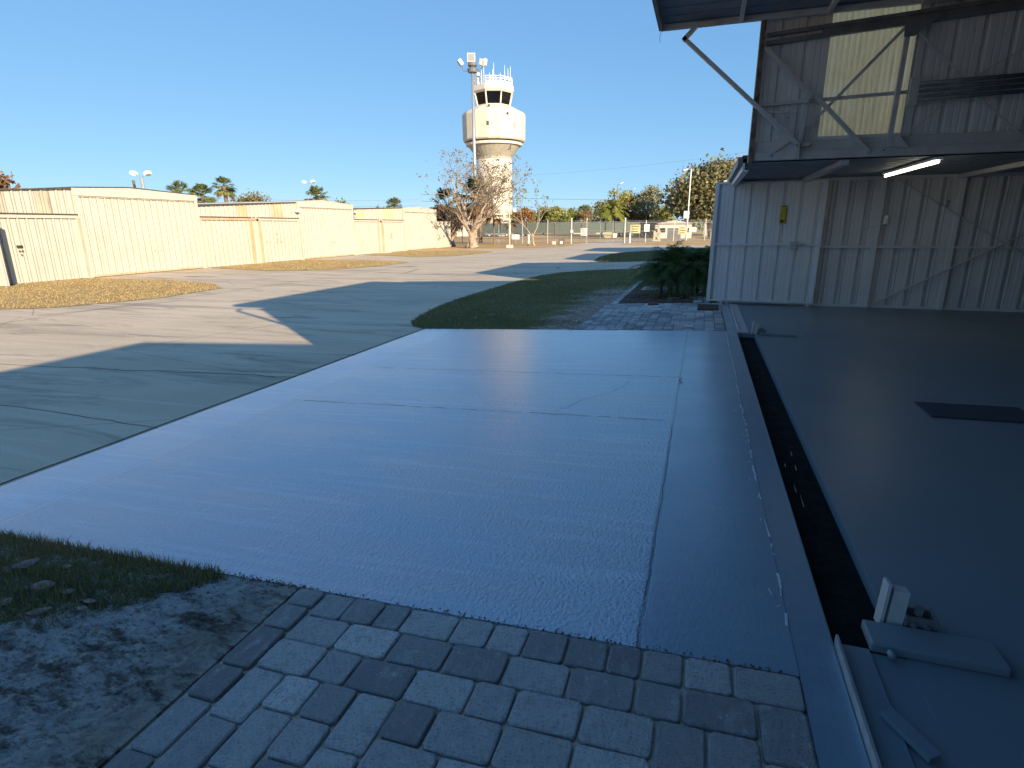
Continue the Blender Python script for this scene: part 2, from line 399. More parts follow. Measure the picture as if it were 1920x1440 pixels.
A['tyre'] = M_simple('tyre_rubber', (.02, .02, .02), (.03, .03, .03), 20, .8)
A['conc'] = M_simple('pale_concrete', (.5, .47, .40), (.6, .56, .48), 3, .85, .3, 40)
A['mulch'] = M_simple('mulch', (.05, .022, .015), (.11, .05, .035), 30, .95, 1, 60)
A['yel'] = M_simple('yellow_tag', (.42, .36, .03), (.55, .47, .05), 12, .5)
A['signy'] = M_simple('yellow_sign', (.60, .54, .28), (.66, .60, .36), 12, .5)
A['ink'] = M_simple('dark_ink', (.03, .03, .02), (.06, .06, .04), 12, .6)
def m_glass(name, c, rough=.05):
    t = NT(name); return t.out(c, rough, None, 0, .8)
A['glass'] = m_glass('dark_glass', (.012, .014, .02)); A['glasst'] = m_glass('teal_glass', (.03, .10, .11)); A['lens'] = m_glass('lamp_lens', (.35, .36, .36), .2)
def m_skylight():
    t = NT('fiberglass_skylight'); a = t.noise(1.6, 4, .6); s_ = t.noise(14, 3, .6, vec=t.scale(1, 1, .1))
    c = t.mix(t.ramp(a, .3, .7), (.92, .75, .42), (.97, .84, .54)); c = t.mix(t.math('MULTIPLY', t.ramp(s_, .5, .75), .4), c, (.42, .36, .2))
    t.out(c, .5, None, 0, .3)
    tr = t.n('ShaderNodeBsdfTranslucent'); t.l(c, tr.inputs[0]); ms = t.n('ShaderNodeMixShader'); ms.inputs[0].default_value = .75
    t.l(t.b.outputs[0], ms.inputs[1]); t.l(tr.outputs[0], ms.inputs[2]); t.l(ms.outputs[0], t.t.nodes['Material Output'].inputs[0]); return t.m
A['sky'] = m_skylight()
def m_emit(name, c, s_):
    t = NT(name); t.b.inputs['Emission Color'].default_value = (*c, 1); t.b.inputs['Emission Strength'].default_value = s_; return t.out(c, .4)
A['lit'] = m_emit('lit_tube', (1.0, .93, .68), 3.0)
def m_mesh():
    t = NT('chain_link_wire'); o = t.n('ShaderNodeMix'); return t.out((.36, .36, .35), .5, None, .4)
A['wire'] = m_mesh()

# ================================================================== SETTING
xs = [-900, -200, -80, -40, -23, -10.65, -4.72, .45, .50, .56, 10.9, 11.0, 40, 200, 900]; ys = [-900, -100, -20, 0, 20, 44, 47, 50, 53, 56, 100, 300, 1200]
g = MB(); vs = [(x, y, gz(x, y) - .016 - (.3 if .55 < x < 10.95 and -20 <= y <= 44 else 0)) for y in ys for x in xs]; nx = len(xs)
g.add(vs, [(j * nx + i, j * nx + i + 1, (j + 1) * nx + i + 1, (j + 1) * nx + i) for j in range(len(ys) - 1) for i in range(nx - 1)])
tag(g.build('ground', A['ground']), 'dry tan grass ground beyond the pavement and fence', None, None, 'structure')
TAXI = [(-23.7, -40), (-23.7, 46.4), (-20.9, 46.8), (-16.8, 49.8), (-14.2, 52.2), (-12.7, 55.5), (-12.9, 62), (-13.0, 69), (-12.8, 78), (-8.6, 76), (-8.5, 67.2), (-8.4, 62.3), (-4, 61.2), (.44, 60), (.44, -40)]
tag(sheet(TAXI, -.008, 'taxiway', A['pave']), 'weathered grey taxiway between the two hangar rows', None, None, 'structure')
sheet([(-6, 84), (14, 98), (30, 96), (30, 90), (14, 92), (-2, 80), (-6.2, 76), (-12.7, 78.2), (-13, 84)], -.006, 'access_road', A['pave'])['kind'] = 'structure'
# painted apron: a slab with its own thickness
ap = MB(); AX0, AX1, AY0, AY1 = -4.75, .46, 1.955, 9.375
def apz(x): return gz(x) + .006
ap.add([(AX0, AY0, apz(AX0)), (AX1, AY0, apz(AX1)), (AX1, AY1, apz(AX1)), (AX0, AY1, apz(AX0)), (AX0, AY0, apz(AX0) - .07), (AX1, AY0, -.07), (AX1, AY1, -.07), (AX0, AY1, apz(AX0) - .07)],
       [(0, 1, 2, 3), (4, 7, 6, 5), (0, 4, 5, 1), (1, 5, 6, 2), (2, 6, 7, 3), (3, 7, 4, 0)])
apo = ap.build('painted_apron', A['apron']); tag(apo, 'glossy freshly painted blue grey concrete apron in front of the open hangar', None, None, 'structure')
random.seed(4)
cr = MB(); y = 1.9; x = .452
pts = []
while y < 9.3:
    pts.append((.452 + random.uniform(-.006, .006) + .004 * math.sin(y * 3), y)); y += random.uniform(.03, .09)
for i in range(len(pts) - 1):
    p = pts[i][1]; dens = .3 if p < 3.0 else (.7 if p < 4.5 else .92)
    if random.random() < dens: cr.ribbon([pts[i], pts[i + 1]], random.uniform(.004, .013), .0085)
for k in range(26):
    yy = random.uniform(2.2, 9); xx = .44 + random.uniform(-.05, .03); cr.ribbon([(xx, yy), (xx + random.uniform(-.03, .03), yy + random.uniform(.01, .05))], random.uniform(.003, .008), .0085)
cr.build('chipped_paint_line', A['chalk'], apo)
ck = MB(); ck.ribbon([(-.62, 6.28), (-.66, 6.15), (-.66, 5.95), (-.72, 5.8), (-.78, 5.6), (-.9, 5.45), (-1.02, 5.3), (-1.1, 5.05), (-1.2, 4.9)], .003, .0085)
ck.ribbon([(-.10, 6.3), (-.13, 6.2), (-.09, 6.1), (-.13, 6.05)], .009, .0085)
def wobl(p, q, n, a): return [(p[0] + (q[0] - p[0]) * i / n + random.uniform(-a, a), p[1] + (q[1] - p[1]) * i / n + random.uniform(-a, a)) for i in range(n + 1)]
ck.ribbon(wobl((-.12, 4.6), (-.12, 2.3), 26, .006), .0035, .0085)
for (yy, x0_, n_, wd_) in ((6.34, -3.9, 60, .008), (4.82, -4.0, 60, .009)):
    P_ = wobl((x0_, yy), (-.14, yy), n_, .012)
    for i in range(n_):
        if random.random() < .82: ck.ribbon(P_[i:i + 2], wd_ * random.uniform(.4, 1.1), .0085)
ck.build('hairline_crack', M_simple('dark_crack_line', (.06, .085, .12), (.10, .13, .17), 20, .8), apo)  # dark blue grey ribbons along the cracks and slab seams
# floor slab, door sill strip
f_ = MB(); f_.box(.864, 11, -1.3, 13.05, -.2, 0.0); f_.box(.612, .864, -1.3, 2.18, -.2, -.003); f_.box(.612, .864, 9.3, 13.05, -.2, -.003); f_.box(.612, .864, 2.18, 9.3, -.2, -.09)
fo = f_.build('hangar_floor', A['floor']); tag(fo, 'dark blue grey glossy painted floor inside the open hangar', None, None, 'structure')
s_ = MB(); s_.box(.462, .61, -1.3, 13.9, -.2, .004); so_ = s_.build('threshold_strip', A['apron']); tag(so_, 'narrow painted concrete threshold strip between apron and door channel', None, None, 'structure')
c_ = MB(); c_.box(.613, .863, 2.185, 9.295, -.085, -.07); ch = c_.build('channel_bed', A['black'], fo)
random.seed(9)
c_ = MB()
for k in range(5):
    yy = random.choice([random.uniform(3.0, 4.6), random.uniform(2.3, 7)]); xx = random.uniform(.68, .78)
    c_.add([(xx, yy, -.066), (xx + .003, yy, -.066), (xx + .006, yy + random.uniform(.05, .2), -.066), (xx, yy + .05, -.066)], [(0, 1, 2, 3)])
c_.build('dusty_streak', A['steel'], fo)
c_ = MB(); c_.box(.602, .612, 2.18, 9.3, -.08, .007); c_.build('channel_lip', A['floor'], so_)
# metal tracks left and right of the opening
c_ = MB(); c_.box(.615, .625, -1.25, 2.18, -.01, .05); tr = c_.build('track_rail', A['galv'], so_); c_ = MB(); c_.box(.6255, .735, -1.25, 2.18, .0, .012); c_.build('track_plate', A['floor'], so_)
c_ = MB(); c_.box(.63, .64, 9.3, 12.7, 0, .04); c_.box(.64, .78, 9.3, 12.7, 0, .012); c_.build('track_rail', A['steel'], so_)
# islands
ISL1 = [(-4.73, 9.38), (-5.15, 9.62), (-5.44, 10.13), (-5.69, 11.05), (-5.95, 12.6), (-6.06, 14.5), (-6.08, 18.54), (-5.9, 21.5), (-5.4, 23.2), (-4.41, 24.3), (-2.13, 24.6), (.44, 24.4), (.44, 9.38)]
ISL2 = [(-5.0, 30.3), (-5.6, 31.6), (-5.75, 33), (-6, 36), (-5.9, 40), (-5.2, 42.6), (-3.8, 43.8), (.4, 43.9), (.4, 29.9), (-2.2, 30.0)]
ISL0 = [(-4.72, 1.952), (-1.74, 1.952), (-1.74, -6), (-5.4, -6), (-5.3, 1.2)]
LP1 = [(-16.47, 9.43), (-15.46, 10.01), (-14.6, 12.2), (-15.0, 15.0), (-16.52, 16.17), (-19, 16.9), (-23.4, 16.9), (-23.4, 5), (-20, 5.5), (-17.5, 7.5)]
LP2 = [(-23.3, 22.8), (-18.8, 21.86), (-16.6, 23.0), (-15.6, 26), (-15.5, 29), (-17.0, 30.2), (-19.12, 30.5), (-23.3, 30.2)]
LP3 = [(-23.3, 36.6), (-17.96, 34.7), (-16, 36.4), (-15.5, 40), (-15.8, 43.6), (-17.5, 45), (-20.6, 45.6), (-23.3, 44)]
ISH = {}
for nm, P, m_, lab in (('grass_island', ISL1, 'lawn', 'shaded green grass island beyond the painted apron'), ('grass_island', ISL2, 'lawn2', 'distant shaded grass island across the second driveway'),
                       ('dirt_bed', ISL0, 'soil', 'bare sandy soil bed beside the near paver path'), ('grass_island', LP1, 'yellow', 'sunlit dormant grass patch before the nearest cream hangar'),
                       ('grass_island', LP2, 'yellow', 'sunlit dormant grass patch before the middle cream hangar'), ('grass_island', LP3, 'yellow', 'sunlit dormant grass patch before the farthest cream hangar')):
    o = sheet(P, .003, nm, A[m_]); tag(o, lab, None, None, 'structure')
# rough soil surface near the camera (real relief)
rng = np.random.default_rng(5)
def vnoise(x, y, s, seed):
    r = np.random.default_rng(seed).random((64, 64)); xi = x * s; yi = y * s
    x0 = np.floor(xi).astype(int); y0 = np.floor(yi).astype(int); fx = xi - x0; fy = yi - y0; fx = fx * fx * (3 - 2 * fx); fy = fy * fy * (3 - 2 * fy)
    g_ = lambda a, b: r[a % 64, b % 64]
    return (g_(x0, y0) * (1 - fx) + g_(x0 + 1, y0) * fx) * (1 - fy) + (g_(x0, y0 + 1) * (1 - fx) + g_(x0 + 1, y0 + 1) * fx) * fy
nx_, ny_ = 330, 230
gx = np.linspace(-4.6, -1.735, nx_); gy = np.linspace(.3, 1.948, ny_); XX, YY = np.meshgrid(gx, gy)
c, s = math.cos(R(20)), math.sin(R(20)); U = XX * c + YY * s; W_ = (-XX * s + YY * c) * 1.9
Z = .016 * vnoise(U, W_, 6, 1) + .016 * vnoise(U, W_, 17, 2) + .013 * vnoise(U, W_, 45, 3) + .007 * vnoise(U, W_, 110, 4) - .012
edge = np.clip((-1.735 - XX) / .12, 0, 1) * np.clip((1.948 - YY) / .1, 0, 1); Z = Z * (.25 + .75 * edge) - .010 * (1 - edge) - .004
base = np.where(XX > -4.72, -.042 * (.45 - XX), -.22) + .006
me = bpy.data.meshes.new('soil'); vv = np.stack([XX, YY, base + Z], -1).reshape(-1, 3)
idx = np.arange(nx_ * ny_).reshape(ny_, nx_); q = np.stack([idx[:-1, :-1], idx[:-1, 1:], idx[1:, 1:], idx[1:, :-1]], -1).reshape(-1, 4)
me.from_pydata(vv.tolist(), [], q.tolist()); me.materials.append(A['soil'])
o = bpy.data.objects.new('loose_soil', me); link(o); tag(o, 'clumpy raked sandy soil beside the near paver path', None, None, 'structure')

# pavers
def paver_mesh(cells, x0, y0, z_of, name, label, u=.08, gap=.008, top=.012, seed=3):
    random.seed(seed); mb = MB()
    for (x, y, w_, h_) in cells:
        ax, bx, ay, by = x + gap / 2, x + w_ - gap / 2, y - h_ + gap / 2, y - gap / 2
        tl = random.uniform(-.004, .004); b = .010; rr = min(.020, w_ * .16); rings = []
        def ring(ins, dz):
            p = []
            for (cx_, cy_, a0) in ((bx - ins - rr, by - ins - rr, 0), (ax + ins + rr, by - ins - rr, 90), (ax + ins + rr, ay + ins + rr, 180), (bx - ins - rr, ay + ins + rr, 270)):
                for a in (10, 45, 80):
                    j = random.uniform(-.0022, .0022)
                    px = cx_ + (rr + j) * math.cos(R(a0 + a)); py = cy_ + (rr + j) * math.sin(R(a0 + a)); p.append((px, py, z_of(px) + dz + tl))
            return p
        r = [ring(0, -.03), ring(0, top - .006), ring(.003, top - .0015), ring(.008, top)]
        k = len(mb.v)
        for q_ in r: mb.v += q_
        for i in range(3):
            for j in range(12): mb.f.append((k + i * 12 + j, k + i * 12 + (j + 1) % 12, k + (i + 1) * 12 + (j + 1) % 12, k + (i + 1) * 12 + j))
        mb.f.append(tuple(k + 36 + j for j in range(12)))
    o = mb.build(name, A['paver'], smooth=False); tag(o, label, None, None, 'structure'); return o
def fill(x0, nx, y0, ny, u, seed, first=None):
    random.seed(seed); occ = [[False] * nx for _ in range(ny)]; cells = []
    if first:
        x = 0
        for w_ in first:
            cells.append((x0 + x * u, y0, w_ * u, 2 * u)); x += w_
        for i in range(nx): occ[0][i] = occ[1][i] = True
    for j in range(ny):
        i = 0
        while i < nx:
            if occ[j][i]: i += 1; continue
            run = 0
            while i + run < nx and not occ[j][i + run]: run += 1
            opts = [w_ for w_ in (2, 3, 3) if w_ <= run and run - w_ != 1] or [run]
            w_ = random.choice(opts); h_ = 2 if w_ == 3 else random.choice([2, 2, 3])
            if j + h_ > ny: h_ = ny - j
            for a in range(h_):
                for b_ in range(w_): occ[j + a][i + b_] = True
            cells.append((x0 + i * u, y0 - j * u, w_ * u, h_ * u)); i += w_
    return cells
cells = fill(-1.568, 25, 1.948, 42, .0812, 11, [2, 2, 2, 1.6, 3, 2, 2, 2, 2, 1.6, 2, 2.1, .7][:0] or [2, 2, 1.6, 2.9, 2, 1.9, 2.1, 2, 1.6, 1.9, 2.1, 2.9])
y = 1.948
for h_ in [.12, .158, .235, .165, .235, .165, .235, .16, .235, .165, .235, .165, .235, .165, .24, .165]: cells.append((-1.725, y, .15, h_)); y -= h_
pz = lambda x: gz(x) + .0
paver_mesh(cells, 0, 0, pz, 'paver_path', 'tumbled grey paver path in the foreground beside the apron')
b = MB(); b.add([(-1.74, 1.953, gz(-1.74) - .012), (.46, 1.953, -.012), (.46, -1.6, -.012), (-1.74, -1.6, gz(-1.74) - .012)], [(0, 3, 2, 1)])
o = b.build('joint_sand', M_simple('joint_sand', (.035, .035, .037), (.07, .065, .06), 60, .95, .5, 120)); tag(o, 'dark sand in the joints of the near paver path', None, None, 'structure')
cells = fill(-1.80, 26, 12.52, 39, .0805, 23)
for k in range(20): cells.append((.30, 12.52 - k * .157, .15, .157)); cells.append((-1.955, 12.52 - k * .157, .15, .157)) if k > 99 else None
cells += [(-1.80 - .15, 12.52 - k * .24, .15, .24) for k in range(13)]
cells = [c_ for c_ in cells if not (c_[0] > .15 and c_[2] != .15)]
paver_mesh(cells, 0, 0, pz, 'paver_path', 'grey paver pad between the apron and the open door leaf', seed=7)
cells = [(-1.72 + i * .20, 12.86, .195, .26) for i in range(11)] + [(-1.86, 12.86 + .2 * k, .14, .19) for k in range(0, 30)]
cells += [(-1.5 + .21 * i, 16.4 + .16 * j, .2, .155) for i in range(9) for j in range(-3, 3)]
cells += [(-.1 + .21 * i, 13.2 + .2 * j, .2, .195) for i in range(3) for j in range(12)]
paver_mesh(cells, 0, 0, pz, 'paver_path', 'row of paver edging round the palm bed', seed=8)
b = MB(); b.add([(-1.99, 12.55, gz(-1.99) - .009), (.45, 12.55, -.009), (.45, 9.38, -.009), (-1.97, 9.38, gz(-1.99) - .009)], [(0, 3, 2, 1)]); b.build('joint_sand', bpy.data.materials['joint_sand'])['kind'] = 'structure'
b = sheet([(-1.72, 12.9), (.44, 12.9), (.44, 18.5), (-1.72, 18.5)], .006, 'planting_bed', A['mulch']); tag(b, 'dark mulch planting bed under the clumping palm', None, None, 'structure')
b = MB(); b.box(-1.02, -.80, 12.53, 12.63, gz(-.9), gz(-.9) + .05)
tag(b.build('brick', A['brick'], bevel=.006), 'lone red brick lying at the edge of the palm bed', 'brick')
b = MB(); b.box(.0, .40, 11.7, 12.48, .0, .022)
tag(b.build('drain_grate', A['mulch'], bevel=.005), 'dark brown doormat on the pavers beside the open door leaf', 'doormat')

# seams and cracks of the taxiway
def crack(pts, wd, mat, z=-.004):
    b = MB(); b.ribbon(pts, wd, z); return b
random.seed(2)
def wob(p, q, n, a): return [(p[0] + (q[0] - p[0]) * i / n + random.uniform(-a, a), p[1] + (q[1] - p[1]) * i / n + random.uniform(-a, a)) for i in range(n + 1)]
tx = bpy.data.objects['taxiway']
crack(wob((-14, 5.1), (-9.6, 5.35), 8, .05) + wob((-9.0, 5.4), (-4.8, 5.75), 14, .03), .018, None).build('pavement_crack', A['wood'], tx)
crack(wob((-14, 4.0), (-7.2, 3.93), 8, .03) + wob((-6.9, 3.92), (-4.78, 3.78), 9, .015), .010, None).build('pavement_crack', A['barkd'], tx)
crack(wob((-7.5, 2.75), (-4.9, 2.72), 6, .01), .012, None).build('pavement_mark', A['conc'], tx)
crack(wob((-4.83, -3), (-4.83, 9.6), 20, .008), .022, None).build('apron_joint', A['barkd'], tx)
crack(wob((-14, -5), (-14.2, 60), 40, .05), .02, None).build('pavement_crack', A['barkd'], tx)

# ------------------------------------------------------------------ grass blades
def blades(name, pts, h, wd, mat, lean=.6, seed=1, zoff=.0, nseg=2):
    rg = np.random.default_rng(seed); n = len(pts); P = np.array([(x, y, gz(x, y) + zoff) for x, y in pts])
    H = rg.uniform(h[0], h[1], n); a = rg.uniform(0, 2 * PI, n); b = rg.uniform(0, 2 * PI, n); L = rg.uniform(.1, lean, n) * H
    d = np.stack([np.cos(a), np.sin(a), np.zeros(n)], -1) * (wd / 2) * rg.uniform(.7, 1.3, n)[:, None]
    le = np.stack([np.cos(b) * L, np.sin(b) * L, H * np.sqrt(np.maximum(.05, 1 - (L / H) ** 2))], -1)
    mid = P + le * .5 + np.stack([np.zeros(n), np.zeros(n), H * .12], -1)
    v = np.stack([P - d, P + d, mid + d * .7, mid - d * .7, P + le], 1).reshape(-1, 3)
    me = bpy.data.meshes.new(name); k = np.arange(n) * 5
    quads = np.stack([k, k + 1, k + 2, k + 3], -1); tris = np.stack([k + 3, k + 2, k + 4], -1)
    me.vertices.add(len(v)); me.vertices.foreach_set('co', v.ravel().astype('f'))
    lp = np.concatenate([quads.ravel(), tris.ravel()]); me.loops.add(len(lp)); me.loops.foreach_set('vertex_index', lp.astype('i'))
    me.polygons.add(2 * n); me.polygons.foreach_set('loop_start', np.concatenate([np.arange(n) * 4, 4 * n + np.arange(n) * 3]).astype('i'))
    me.update(calc_edges=True); me.validate(); me.materials.append(mat)
    o = bpy.data.objects.new(name, me); link(o); return o
def scatter(P, n, rnd, keep=lambda x, y: True, jit=.035):
    xs_ = [p[0] for p in P]; ys_ = [p[1] for p in P]; out = []
    while len(out) < n:
        x = rnd.uniform(min(xs_), max(xs_)); y = rnd.uniform(min(ys_), max(ys_))
        if inpoly(x, y, P) and keep(x, y): out.append((x + rnd.gauss(0, jit), y + rnd.gauss(0, jit)))
    return out
L_GREEN = M_leaf('grass_blade_green', (.13, .145, .05), (.27, .25, .10), (.46, .35, .20))
L_OLIVE = M_leaf('grass_blade_olive', (.27, .19, .08), (.42, .30, .14), (.20, .21, .08))
L_YEL = M_leaf('grass_blade_dormant', (.40, .31, .14), (.48, .38, .20), (.36, .23, .11))
rnd = random.Random(12)
G0 = [(-4.7, 1.95), (-2.22, 1.955), (-2.16, 1.9), (-2.25, 1.8), (-2.40, 1.62), (-2.55, 1.48), (-2.75, 1.36), (-3.0, 1.38), (-3.3, 1.35), (-3.9, 1.25), (-4.7, 1.2)]
def nk(x, y): return rnd.random() < min(1.0, .25 + 3 * max(0, y - (1.33 + .12 * math.sin(x * 9) + .35 * max(0, x + 2.9))))
pts = scatter(G0, 26000, rnd, nk, .012)
a_, b_ = [], []
for p in pts:
    (b_ if rnd.random() < max(0.05, min(.85, (p[1] - 1.62) * 2.2 + (-p[0] - 2.9) * .5)) else a_).append(p)
o = blades('grass', a_, (.03, .075), .0042, L_GREEN, .9, 1, .004); tag(o, 'dark green grass clump at the near corner of the apron', None, None, 'stuff')
o = blades('grass', b_, (.028, .062), .0040, L_OLIVE, .9, 2, .004); tag(o, 'browned grass along the near edge of the apron', None, None, 'stuff')
def dirtm(x, y):
    if x > -1.85: return False
    e = x + 3.1 + .5 * math.sin(y * 1.7) + .4 * math.sin(y * 4.1 + 1)
    lim = .2 if y < 14.5 else 1.2
    return rnd.random() < (.97 if e < lim - .7 else (.45 if e < lim else .06))
pts = scatter([p for p in ISL1], 42000, rnd, lambda x, y: dirtm(x, y) and rnd.random() < max(.3, 1 - (y - 9.4) / 20))
o = blades('grass', pts, (.02, .055), .009, L_GREEN, .9, 3, .002); tag(o, 'short dark green grass covering the island beyond the apron', None, None, 'stuff')
for P, n, sd_, lb in ((LP1, 16000, 4, 'dormant golden grass blades before the nearest cream hangar'), (LP2, 9000, 5, 'dormant golden grass blades before the middle cream hangar'), (LP3, 6000, 6, 'dormant golden grass blades before the farthest cream hangar')):
    o = blades('grass', scatter(P, n, rnd), (.02, .06), .02, L_YEL, .9, sd_); tag(o, lb, None, None, 'stuff')
o = blades('grass', scatter(ISL2, 7000, rnd), (.02, .07), .025, L_GREEN, .9, 9); tag(o, 'short green grass on the distant shaded island', None, None, 'stuff')
# dead leaves, each its own
LEAF = M_simple('dead_leaf', (.17, .11, .08), (.33, .25, .20), 30, .75, .3, 80)
def leaf_obj(x, y, z, L, wd, az, tilt, curl, label):
    b = MB(); n = 7; prof = [0, .55, .9, 1, .85, .5, .04]; k = 0
    for i in range(n):
        t = i / (n - 1); u = (t - .5) * L; w_ = prof[i] * wd / 2; zc = curl * (4 * (t - .5) ** 2) * L
        b.v += [(u, -w_, zc + .35 * w_), (u, 0, zc), (u, w_, zc + .35 * w_)]
    for i in range(n - 1):
        for j in (0, 1): b.f.append((i * 3 + j, i * 3 + j + 1, i * 3 + j + 4, i * 3 + j + 3))
    b.tube([(-.5 * L, 0, curl * L), (-.72 * L, .02 * L, curl * L * .6)], .0015, 5)
    M_ = Matrix.Rotation(az, 3, 'Z') @ Matrix.Rotation(tilt, 3, 'X')
    b.v = [tuple(M_ @ Vector(p) + Vector((x, y, z))) for p in b.v]
    o = b.build('fallen_leaf', LEAF, smooth=True, origin=(x, y, z)); sm = o.modifiers.new('t', 'SOLIDIFY'); sm.thickness = .0012
    tag(o, label, 'leaf', 'dead leaves on the near grass and soil'); return o
lz = lambda x: gz(x) + .035
for (x, y, L, wd, az, ti, cu, lb) in [
    (-3.30, 1.72, .13, .05, 1.0, .5, .15, 'large curled brown leaf standing in the grass by the left border'),
    (-2.98, 1.60, .12, .06, .5, .4, .12, 'broad pale brown leaf with ragged tip in the grass middle'),
    (-3.05, 1.76, .06, .03, .3, .2, .1, 'small flat brown leaf near the browned grass edge'),
    (-2.50, 1.80, .055, .025, 0.2, .3, .2, 'narrow brown leaf near the right end of the grass'),
    (-2.43, 1.83, .06, .018, .9, .9, .1, 'thin upright leaf beside a narrow brown leaf at the grass end'),
    (-2.62, 1.57, .075, .028, .2, .1, .08, 'pale oblong leaf lying on the edge of grass and soil'),
    (-2.60, 1.52, .06, .03, 0.1, .1, .1, 'rounded tan leaf below the pale oblong leaf'),
    (-2.80, 1.60, .06, .035, .6, .2, .12, 'small grey leaf half buried in the grass'),
    (-2.78, 1.45, .11, .035, .8, .3, .12, 'long bent leaf at the lower rim of the grass'),
    (-3.02, 1.46, .07, .045, 2.0, .2, .1, 'pale crumpled leaf at the lower left of the grass'),
    (-2.42, 1.44, .05, .012, .9, .1, .1, 'tiny curled leaf on bare soil below the grass'),
    (-2.10, 1.66, .04, .02, .4, .1, .1, 'tiny pale leaf scrap on the sandy soil'),
    (-4.0, 10.9, .16, .08, .4, .2, .1, 'pale dead leaf on the grass island beyond the apron'),
    (-4.2, 10.5, .12, .06, 1.4, .2, .1, 'second smaller pale leaf on the grass island')]:
    leaf_obj(x, y, lz(x) - (.022 if y < 1.5 and x > -2.75 and y < 1.48 else 0), L, wd, az, ti, cu, lb)
rl = random.Random(31); b = MB()
for k in range(420):
    x = rl.choice([rl.uniform(-2.25, -1.7), rl.uniform(-1.9, -.2), rl.uniform(-.5, .45)]); y = 1.952 + rl.gauss(0, .010); r_ = rl.uniform(.0015, .006); z = gz(x) + .008 + r_ * .4
    b.lathe((x, y, z - r_ * .5), [(r_ * .4, 0), (r_, r_ * .5), (r_ * .5, r_ * 1.1)], 5, rl.random())
tag(b.build('soil_crumbs', A['barkd']), 'dark soil crumbs along the near joint of apron and pavers', None, None, 'stuff')
rl = random.Random(3); b = MB()
for k in range(150):
    x = rl.uniform(-3.4, -1.8); y = rl.uniform(.9, 1.65); a = rl.uniform(0, 1.4); L = rl.uniform(.008, .05); z = gz(x) + .03
    b.tube([(x, y, z), (x + L * math.cos(a), y + L * math.sin(a), z + rl.uniform(-.004, .008))], rl.uniform(.0008, .002), 4)
tag(b.build('twig_litter', M_simple('litter', (.06, .04, .03), (.32, .25, .18), 25, .9)), 'twigs and chips scattered on the sandy soil', None, None, 'stuff')

# ================================================================== OUR HANGAR ROW (right)
YA, YB_, ZL, ZH = 9.37, 13.0, 2.5, 4.36
H = thing('open_hangar', (.6, 5.8, 0), 'grey metal hangar with its big door tilted up over the apron', 'hangar')
BX = 11.0
hz = lambda x: ZH + .087 * (min(x, 6) - .55) - .087 * max(0, x - 6)
def wall_part(name, y, z0, z1, x0, x1, n, mat, girt=True, side=1):
    b = MB(); corr(b, (x0, y, 0), (1, 0, 0), n, x1 - x0, z0, z1, phase=.05, rh=.05, minor=.007, seam=(sm := MB())); o = b.build(name, mat, H); sm.off = Vector((0, -.0015, 0)) * (1 if n[1] > 0 else -1) if sm.v else None; rib_shade_build(sm, o, A['rib_shade_grey'])
    return o
# far partition wall (low part) with girt, posts, rods
w1 = wall_part('partition_wall', YB_, .02, 2.5, .62, BX, (0, 1, 0), A['grey'])
b = MB()
b.box(.62, BX, YB_ - .07, YB_ - .004, 1.155, 1.20); b.box(.62, BX, YB_ - .05, YB_ - .004, 0.002, .05); b.box(.62, BX, YB_ - .05, YB_ - .004, 2.42, 2.495)
b.build('girt', A['grey'], H)
for x in (3.17, 4.43, 6.9, 9.2):
    b = MB(); b.box(x - .04, x + .04, YB_ - .10, YB_ - .047, .004, 2.47); b.build('wall_post', A['grey'], H)
b = MB(); b.tube([(3.24, YB_ - .12, .05), (5.55, YB_ - .12, 1.45), (6.9, YB_ - .12, 2.3)], .016, 8)
b.build('brace_rod', A['steel'], H)
b = MB(); b.tube([(3.35, YB_ - .115, 2.42), (5.61, YB_ - .115, 1.02), (7.2, YB_ - .115, .05)], .011, 8); b.build('brace_rod', A['steel'], H)
# near partition wall, next bays
wall_part('partition_wall', -1.3, .02, 2.5, .62, BX, (0, -1, 0), A['grey'])
b = MB(); corr(b, (BX, -1.3, 0), (0, 1, 0), (1, 0, 0), 14.3, 0, 2.5); b.build('back_wall', A['grey'], H)
b = MB(); b.box(BX + .03, BX + .06, -1.3, 13, 0, 4.9); b.build('back_wall', A['grey'], H)
# low roofs (ribbed underside) + lids
for (y0, y1) in ((YA + .1, 13.75), (-1.3, 2.12)):
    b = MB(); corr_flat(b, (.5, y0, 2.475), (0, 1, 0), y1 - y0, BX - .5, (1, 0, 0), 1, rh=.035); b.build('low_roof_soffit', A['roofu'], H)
    b = MB(); b.box(.46, BX, y0, y1, 2.53, 2.58); b.build('low_roof', A['roofdark'], H)
    b = MB(); b.box(.47, .50, y0, y1, 2.36, 2.475); b.box(.50, .56, y0, y1, 2.36, 2.375); b.build('fascia', A['white'], H)
    b = MB(); b.box(.40, .468, y0, y1, 2.44, 2.56); b.build('gutter', A['dsteel'], H)
for x in (1.8, 4.37, 6.9, 9.4):
    for (y0, y1) in ((YA + .1, 12.94), (-1.25, 2.1)):
        b = MB(); b.box(x - .05, x + .05, y0, y1, 2.40, 2.47); b.build('purlin', A['steel'], H)
